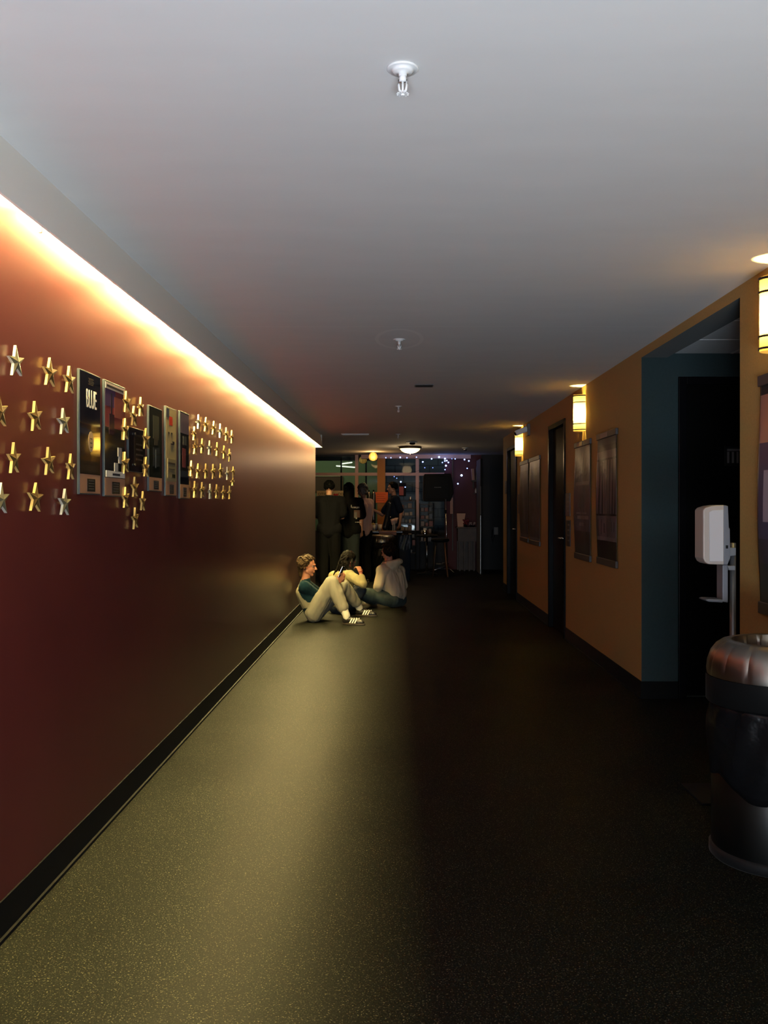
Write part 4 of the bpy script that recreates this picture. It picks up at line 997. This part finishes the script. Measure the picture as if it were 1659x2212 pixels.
def shoe(parent, an, toe, stripes=True, mt=None, side=-1):
    an = V(an); toe = V(toe); z0 = .001; d = toe-an; d.z = 0; d.normalize(); r = d.cross(V((0, 0, 1)))
    heel = V((an.x, an.y, 0))-d*.055; tip = heel+d*.285
    b = MB(mt or m_shoe)
    b.cap(heel+d*.04+V((0, 0, .045)), .036, heel+d*.12+V((0, 0, .048)), .038); b.cap(heel+d*.12+V((0, 0, .046)), .038, heel+d*.245+V((0, 0, .032)), .030)
    b.cap(heel+d*.05+V((0, 0, .06)), .038, an+V((0, 0, -.012)), .042)
    b.cap(heel+d*.20+r*.012+V((0, 0, .030)), .030, heel+d*.20-r*.012+V((0, 0, .030)), .030)
    s = remesh(b.build('shoe', parent), .006, 3)
    b = MB(m_sole); pts = []
    for i in range(28):
        a = 2*math.pi*i/28; l = math.cos(a); wv = .043-.010*max(0, -l)
        pts.append(heel+d*(.1425+.1425*l)+r*wv*math.sin(a)*(1 if abs(l) < .8 else 1)+V((0, 0, z0)))
    b.prism(pts, (0, 0, .020)).build('sole', s, bevel=.003)
    if stripes:
        for k in range(3):
            for sd in (-1, 1):
                b = MB(m_stripe); c0 = heel+d*(.105+.030*k)+r*sd*.0405+V((0, 0, .024)); c1 = heel+d*(.130+.030*k)+r*sd*.030+V((0, 0, .077))
                b.prism([c0, c0+d*.014, c1+d*.014, c1], r*sd*.004).build('stripe', s)
    return s
def sock(parent, kn, an, f0, f1, mt, r0=.048, r1=.044):
    b = MB(mt); a, c = mixp(kn, an, f0), mixp(kn, an, f1)
    b.cap(a, r0, c, r1, n=16); b.cap(c, r1, V(an)+V((0, 0, -.02)), .042, n=14)
    for k in range(2): q = mixp(a, c, .06+.14*k); b.cap(q, r0+.004, mixp(a, c, .10+.14*k), r0+.003, n=16)
    return remesh(b.build('sock', parent), .006, 2)

# --- seated boy with the phone
t = thing('person', 'person in teal and cream top sitting against the red wall holding a phone', 'person', P(672, 1340, 10.6)*1.0)
t.location.z = 0
J = dict(hipN=P(675, 1323.5, 10.52), hipF=P(677, 1321.5, 10.72), shN=P(654, 1268, 10.44), shF=P(657, 1264, 10.79), neck=P(656, 1256, 10.62), head=P(661, 1222.5, 10.62),
         elN=P(687, 1291, 10.60), wrN=P(727, 1258, 10.66), elF=P(688, 1284, 10.94), wrF=P(722, 1255, 10.88), knN=P(713, 1260, 10.42), knF=P(737, 1266, 10.95),
         anN=P(745, 1330, 10.33), anF=P(773, 1312, 11.12), toeN=P(770, 1344, 10.28), toeF=P(797, 1326, 11.08))
f = V((.98, -.14, -.12)).normalized()
b = MB(m_skin); body(b, J, .97); R, r_, u_ = head(b, J['head'], f)
hd = (P(737, 1244, 10.66)-J['wrN']).normalized(); hand(b, J['wrN'], hd, (-.3, .9, .1), .75, 1.0, 1)
hand(b, J['wrF'], (P(733, 1248, 10.80)-J['wrF']).normalized(), (-.1, -.9, .2), .55, 1.0, -1)
bo = remesh(b.build('body', t), .0055, 3); eyes(t, J['head'], f, u_, r_)
m_teal_c = mat('teal_cotton', (.005, .018, .026), .95, graz=.1); m_cream_c = mat('cream_cotton', (.26, .23, .15), .95, graz=.1); m_trouser = mat('cream_cotton_trouser', (.22, .205, .155), .95, graz=.1)
def fn(b): torso_cloth(b, J, .011); sleeves(b, J, .020, -1); b.cap(J['elN'], .058, mixp(J['elN'], J['wrN'], .15), .055); b.cap(J['neck']-V((0, 0, .005)), .064, J['neck']+V((.008, 0, .012)), .055)
sh = garment('raglan_top', t, m_teal_c, fn, .009, 4, folds(.006, 14)); sh.data.materials.append(m_cream_c)
poly = [(620, 1232), (646, 1236), (648, 1252), (643, 1272), (652, 1289), (664, 1298), (682, 1301), (664, 1310), (646, 1315), (630, 1307), (620, 1270)]
stripe = [(671, 1248), (675, 1248), (694, 1276), (688, 1279)]
def inside(pl, x, y):
    c = False
    for i in range(len(pl)):
        (x0, y0), (x1, y1) = pl[i], pl[i-1]
        if (y0 > y) != (y1 > y) and x < (x1-x0)*(y-y0)/(y1-y0)+x0: c = not c
    return c
cp = [((x-VX)*10.6/F, EYE+(VY-y)*10.6/F) for x, y in poly]; cs = [((x-VX)*10.6/F, EYE+(VY-y)*10.6/F) for x, y in stripe]
base = root_loc(sh)
for p in sh.data.polygons:
    c = p.center+base
    if inside(cp, c.x, c.z) or inside(cs, c.x, c.z): p.material_index = 1
def fn(b): legs_cloth(b, J, .022, .74, .066); [b.cap(mixp(J['kn'+s], J['an'+s], .70), .070, mixp(J['kn'+s], J['an'+s], .76), .068, n=16) for s in 'NF']
garment('trousers', t, m_trouser, fn, .009, 4, folds(.009, 13, 5))
m_sock = mat('white_rib_sock', (.66, .62, .50), .9)
for s in 'NF':
    sock(t, J['kn'+s], J['an'+s], .80, .98, m_sock)
    shoe(t, J['an'+s], J['toe'+s])
m_hair_b = mat('brown_hair', (.040, .024, .011), .6, graz=.25, var=.5, vscale=40, bump=.5, bscale=120)
def fn(b): locks(b, J['head']+V((-.004, 0, .004)), f, u_, 260, 3, .050, .55, .25, .0085, .024, .75); b.cap(J['head']-f*.080-u_*.03, .040, J['head']-f*.062-u_*.115, .034)
garment('hair', t, m_hair_b, fn, .0055, 1, folds(.004, 60))
# smartphone
q = P(737, 1236, 10.64); up = V((.38, 0, .92)).normalized(); nr = V((-.85, .35, .35)); nr = (nr-up*nr.dot(up)).normalized(); rt = up.cross(nr)
t = thing('smartphone', 'thin pale phone held up by the seated person in teal', 'phone', q)
MB(m_chrome).obox(q, rt, up, nr, .072, .150, .008).build('casing', t, bevel=.003)
MB(m_blk_gloss).obox(q+nr*.0045, rt, up, nr, .066, .142, .001).build('screen', t)
MB(m_blk).obox(q-nr*.005-up*.045+rt*.0, rt, up, nr, .03, .03, .003).build('grip_ring', t)

boy = bpy.data.objects['person']; boy.location.x += .02

# --- seated girl in a cream cardigan
t = thing('person', 'person with long dark hair in a cream cardigan sitting bowed behind the boy', 'person', V((P(738, 0, 11.35).x, 11.35, 0)))
J = dict(hipN=P(745, 1309, 11.27), hipF=P(727, 1309, 11.42), shN=P(755, 1243, 11.22), shF=P(721, 1245, 11.48), neck=P(741, 1236, 11.36), head=P(753, 1211, 11.38),
         elN=P(784, 1262, 11.10), wrN=P(779, 1236, 11.16), elF=P(728, 1278, 11.62), wrF=P(752, 1272, 11.72), knN=P(779, 1275, 11.40), knF=P(760, 1275, 11.66),
         anN=P(755, 1314, 11.45), anF=P(748, 1312, 11.72), toeN=P(769, 1319, 11.47), toeF=P(762, 1315, 11.76))
f = V((.66, .55, -.50)).normalized()
b = MB(m_skin); body(b, J, .88); R, r_, u_ = head(b, J['head'], f)
hand(b, J['wrN'], (P(772, 1219, 11.22)-J['wrN']), (-.5, .7, .1), .8, .95, 1); hand(b, J['wrF'], (.8, .3, -.2), (0, -.2, -1), .4, .95, -1)
remesh(b.build('body', t), .0055, 3)
m_cardi = mat('cream_knit', (.29, .25, .125), .95, graz=.1)
def fn(b):
    torso_cloth(b, J, .016, .10); sleeves(b, J, .012, .62)
garment('cardigan', t, m_cardi, fn, .009, 4, folds(.009, 15, 2))
garment('jeans', t, mat('navy_denim', (.010, .018, .035), .9), lambda b: legs_cloth(b, J, .014, .9), .010, 4, folds(.006, 14))
for s in 'NF': shoe(t, J['an'+s], J['toe'+s], False)
m_hair_d = mat('dark_brown_hair', (.006, .005, .004), .6, graz=.1, bump=.5, bscale=120)
def fn(b):
    locks(b, J['head'], f, u_, 130, 8, .06, .2, .3, .012, .008, .1); rs = random.Random(12)
    for k in range(26):
        a = J['head']-f*rs.uniform(.0, .09)+r_*rs.uniform(-.08, .08)+u_*rs.uniform(-.02, .05)
        px = rs.choice([722, 728, 735, 742, 748, 755, 760]); e_ = P(px+rs.uniform(-3, 3), rs.uniform(1232, 1252), 11.24+.004*(755-px))
        m1 = mixp(a, e_, .5)+V((rs.uniform(-.02, .02), -.05, .03)); b.tube([a, m1, e_, e_+V((rs.uniform(-.02, .02), .0, -.04))], [.014, .013, .008, .003], n=6)
garment('long_hair', t, m_hair_d, fn, .0055, 1, folds(.003, 60))
q = J['wrN']; MB(mat('red_cord', (.35, .05, .03), .6)).cyl(q+V((0, 0, .004)), q+V((0, 0, .012)), .028, n=16).build('bracelet', t, smooth=True)


# --- seated person in the grey hoodie
t = thing('person', 'person in a grey hooded top and jeans sitting with their back turned', 'person', V((P(850, 0, 12.05).x, 12.05, 0)))
J = dict(hipN=P(848, 1296, 11.98), hipF=P(862, 1296, 12.16), shN=P(826, 1234, 11.90), shF=P(861, 1235, 12.18), neck=P(842, 1224, 12.02), head=P(839, 1193, 12.0),
         elN=P(818, 1265, 11.84), wrN=P(812, 1283, 11.96), elF=P(870, 1266, 12.24), wrF=P(858, 1284, 12.42), knN=P(779, 1282, 11.82), knF=P(838, 1280, 12.58),
         anN=P(808, 1301, 12.12), anF=P(812, 1299, 12.42), toeN=P(792, 1304, 12.22), toeF=P(796, 1302, 12.5))
f = V((-.80, .56, -.18)).normalized()
b = MB(m_skin2); body(b, J, .95); R, r_, u_ = head(b, J['head'], f)
hand(b, J['wrN'], (-.8, .3, -.15), (0, 0, -1), .3, 1.0, 1); hand(b, J['wrF'], (-.6, .3, -.2), (0, 0, -1), .4, 1.0, -1)
remesh(b.build('body', t), .0055, 3); eyes(t, J['head'], f, u_, r_)
def fn(b):
    torso_cloth(b, J, .036, .22); sleeves(b, J, .026, .93); c = J['neck']
    b.cap(J['hipN']+V((0, 0, .10)), .105, J['hipF']+V((0, 0, .10)), .105, n=16)
    for k in range(12):
        a0, a1 = math.pi*2*k/12, math.pi*2*(k+1)/12
        g_ = lambda a: c+V((math.cos(a)*.105+.03, math.sin(a)*.10, .046+.020*math.cos(a)))
        b.cap(g_(a0), .038, g_(a1), .038)
    b.cap(c+V((.05, -.07, .02)), .055, c+V((.085, .03, .0)), .060)
garment('hooded_top', t, mat('grey_marl_fleece', (.52, .44, .30), .95), fn, .009, 3, folds(.011, 10, 3))
garment('jeans', t, mat('faded_denim', (.05, .07, .065), .95, graz=.1, var=.35, vscale=9), lambda b: legs_cloth(b, J, .016, .88), .010, 4, folds(.007, 14, 7))
for s in 'NF': shoe(t, J['an'+s], J['toe'+s], False, mat('grey_suede', (.10, .095, .085), .8))
m_hair_k = mat('black_hair', (.003, .003, .003), .6, graz=.1, bump=.4, bscale=120)
garment('hair', t, m_hair_k, lambda b: locks(b, J['head']-V((0, 0, .01)), f, u_, 160, 21, .05, .3, .2, .013, .024, .15), .006, 1, folds(.003, 60))

t.location.y += .07

# --- standing people
def stander(label, px, Y, h, f, skin, hair, top, bottom, arms='down', lean=0, headf=None, shw=.18, topkw={}, long_hair=0, sleeve=0.0, jeans_f=.95, e=.025, ov=None):
    x = P(px, 0, Y).x; k = h/1.75; f = V((*f, 0)).normalized(); s = V((f.y, -f.x, 0))     # s: to the person's right
    c = V((x, Y, 0)); at = lambda side, fw, z: c+s*side*k+f*fw*k+V((0, 0, z*k))
    J = dict(hipN=at(.085, 0, .93), hipF=at(-.085, 0, .93), shN=at(shw, lean, 1.425), shF=at(-shw, lean, 1.425), neck=at(0, lean-.005, 1.47), head=at(0, lean+.03, 1.645),
             elN=at(shw+.05, lean-.03, 1.15), elF=at(-shw-.05, lean-.03, 1.15), wrN=at(shw+.03, lean+.08, .92), wrF=at(-shw-.03, lean+.08, .92),
             knN=at(.095, .02, .50), knF=at(-.095, .02, .50), anN=at(.10, -.01, .09), anF=at(-.10, -.01, .09), toeN=at(.11, .13, .03), toeF=at(-.11, .13, .03))
    if arms == 'front':
        J.update(elN=at(shw+.03, lean+.03, 1.16), elF=at(-shw-.03, lean+.03, 1.16), wrN=at(.08, lean+.25, 1.12), wrF=at(-.08, lean+.25, 1.12))
    if ov:
        for a, v in ov.items(): J[a] = v
    t = thing('person', label, 'person', (x, Y, 0))
    hf = V(headf).normalized() if headf else (f+V((0, 0, -.12))).normalized()
    b = MB(skin); body(b, J, .95*k); R, r_, u_ = head(b, J['head'], hf)
    for sd in 'NF':
        d = (J['wr'+sd]-J['el'+sd]).normalized(); hand(b, J['wr'+sd], d, (f*.6-s*(1 if sd == 'N' else -1)*.8), .5, 1.0, 1 if sd == 'N' else -1)
    remesh(b.build('body', t), .0065, 3); eyes(t, J['head'], hf, u_, r_)
    def fn(b):
        torso_cloth(b, J, e, topkw.get('low', 0)); sleeves(b, J, e*.8, sleeve if sleeve > 0 else -1)
        if sleeve == 0: pass
        b.cap(J['hipN']+V((0, 0, .04)), .10+e, J['hipF']+V((0, 0, .04)), .10+e, n=16)
    if sleeve == 0:
        def fn(b):
            torso_cloth(b, J, e, 0)
            for sd in 'NF': b.cap(J['sh'+sd], .058+e*.7, mixp(J['sh'+sd], J['el'+sd], .75), .056+e, n=12)
            b.cap(J['hipN']+V((0, 0, .04)), .10+e, J['hipF']+V((0, 0, .04)), .10+e, n=16)
    sh = garment('top', t, top, fn, .011, 3, folds(.008, 9, px))
    garment('trousers', t, bottom, lambda b: legs_cloth(b, J, .022, jeans_f, .072), .011, 3, folds(.006, 9, px+3))
    for sd in 'NF': shoe(t, J['an'+sd], J['toe'+sd], False)
    def fh(b):
        locks(b, J['head'], hf, u_, 110, int(px), .035, .35, .25, .013, .010, .15)
        if long_hair:
            rs = random.Random(int(px))
            for k_ in range(34):
                a = rs.uniform(-1.9, 1.9); p0 = J['head']-hf*.075*math.cos(a)+r_*.078*math.sin(a)+u_*.03
                p1 = p0-V((0, 0, long_hair*.5))-hf*.02*math.cos(a); p2 = p1-V((0, 0, long_hair*rs.uniform(.4, .6)))-f*.03
                b.tube([p0, p1, p2], [.020, .020, .008], n=6)
    garment('hair', t, hair, fh, .0075, 1, folds(.003, 60))
    return t, J, sh
m_near_black = mat('black_cotton', (.004, .004, .0045), .95, graz=.05); m_char = mat('charcoal_cotton', (.005, .005, .006), .95, graz=.05)
stander('person with short black hair in all black standing at the far left of the queue', 711, 15.0, 1.77, (.05, 1), m_skin2, m_hair_k, m_char, m_near_black, shw=.19, e=.034, arms='front')
tE, JE, shE = stander('person with long black hair in a printed black tee and grey jeans seen from behind', 753, 15.45, 1.74, (.15, 1), m_skin2, m_hair_k, m_near_black, mat('grey_green_denim', (.014, .018, .021), .95, graz=.08), shw=.18, e=.040, long_hair=.26)
from mathutils.bvhtree import BVHTree
def decal(obj, parent, name, mt, x0, x1, z0, z1, n=5, off=.0035):
    base = root_loc(obj); bv = BVHTree.FromPolygons([v.co+base for v in obj.data.vertices], [p.vertices for p in obj.data.polygons])
    b = MB(mt); g = []
    for j in range(n+1):
        row = []
        for i in range(n+1):
            x, z = x0+(x1-x0)*i/n, z0+(z1-z0)*j/n; h = bv.ray_cast(V((x, base.y-2, z)), V((0, 1, 0)))
            row.append(b.bm.verts.new((x, h[0].y-off if h[0] else base.y-.1, z)))
        g.append(row)
    for j in range(n):
        for i in range(n): b.f([g[j][i], g[j][i+1], g[j+1][i+1], g[j+1][i]])
    return b.build(name, parent, smooth=True)
m_pr = mat('tee_print_white', (.42, .38, .34), .8); m_pr2 = mat('tee_print_red', (.10, .05, .035), .8); m_pr3 = mat('tee_print_grey', (.11, .10, .09), .8)
e0 = P(758.5, 1096, 15.35)
for k, (w_, hh, dz) in enumerate(((.014, .05, .010), (.012, .028, 0), (.014, .028, 0), (.020, .028, 0), (.012, .028, 0), (.014, .034, -.006), (.010, .028, 0), (.012, .028, 0))):
    x_ = e0.x+.0185*k
    decal(shE, shE, 'lettering', m_pr, x_, x_+w_*.75, e0.z+dz-.014, e0.z+dz-.014+hh*.9, 2)
a_, c_ = P(764, 1127, 15.2), P(777, 1102, 15.2)
decal(shE, shE, 'print', m_pr2, a_.x, c_.x, a_.z+.07, c_.z, 5); decal(shE, shE, 'print', m_pr3, a_.x+.005, a_.x+.05, a_.z+.06, a_.z+.16, 3, .005)
decal(shE, shE, 'print', m_pr, a_.x+.03, a_.x+.05, a_.z+.045, a_.z+.075, 2, .005); decal(shE, shE, 'print', m_pr, a_.x+.02, c_.x+.02, a_.z-.015, a_.z-.005, 4, .004)
stander('person with shoulder length hair in a pale pink tee looking down in the queue', 784, 16.0, 1.74, (-.75, .65), m_skin, mat('ash_brown_hair', (.05, .035, .028), .5, bump=.4, bscale=100), mat('pale_pink_cotton', (.62, .36, .27), .9), m_near_black, shw=.155, e=.022, long_hair=.12, headf=(-.85, .35, -.45), arms='front', lean=-.02)
Yg = 17.95
stander('person in a dark blue tee standing behind the counter facing left', 851, Yg, 1.83, (-.95, -.25), m_skin2, m_hair_k, mat('dark_navy_cotton', (.010, .014, .026), .95, graz=.08), mat('blue_denim', (.02, .03, .055), .9), shw=.17, e=.022, headf=(-.97, -.22, -.12),
        ov=dict(elN=P(826, 1112, Yg+.20), wrN=P(806, 1101, Yg+.12), elF=P(866, 1108, Yg-.15), wrF=P(864, 1128, Yg-.22)))
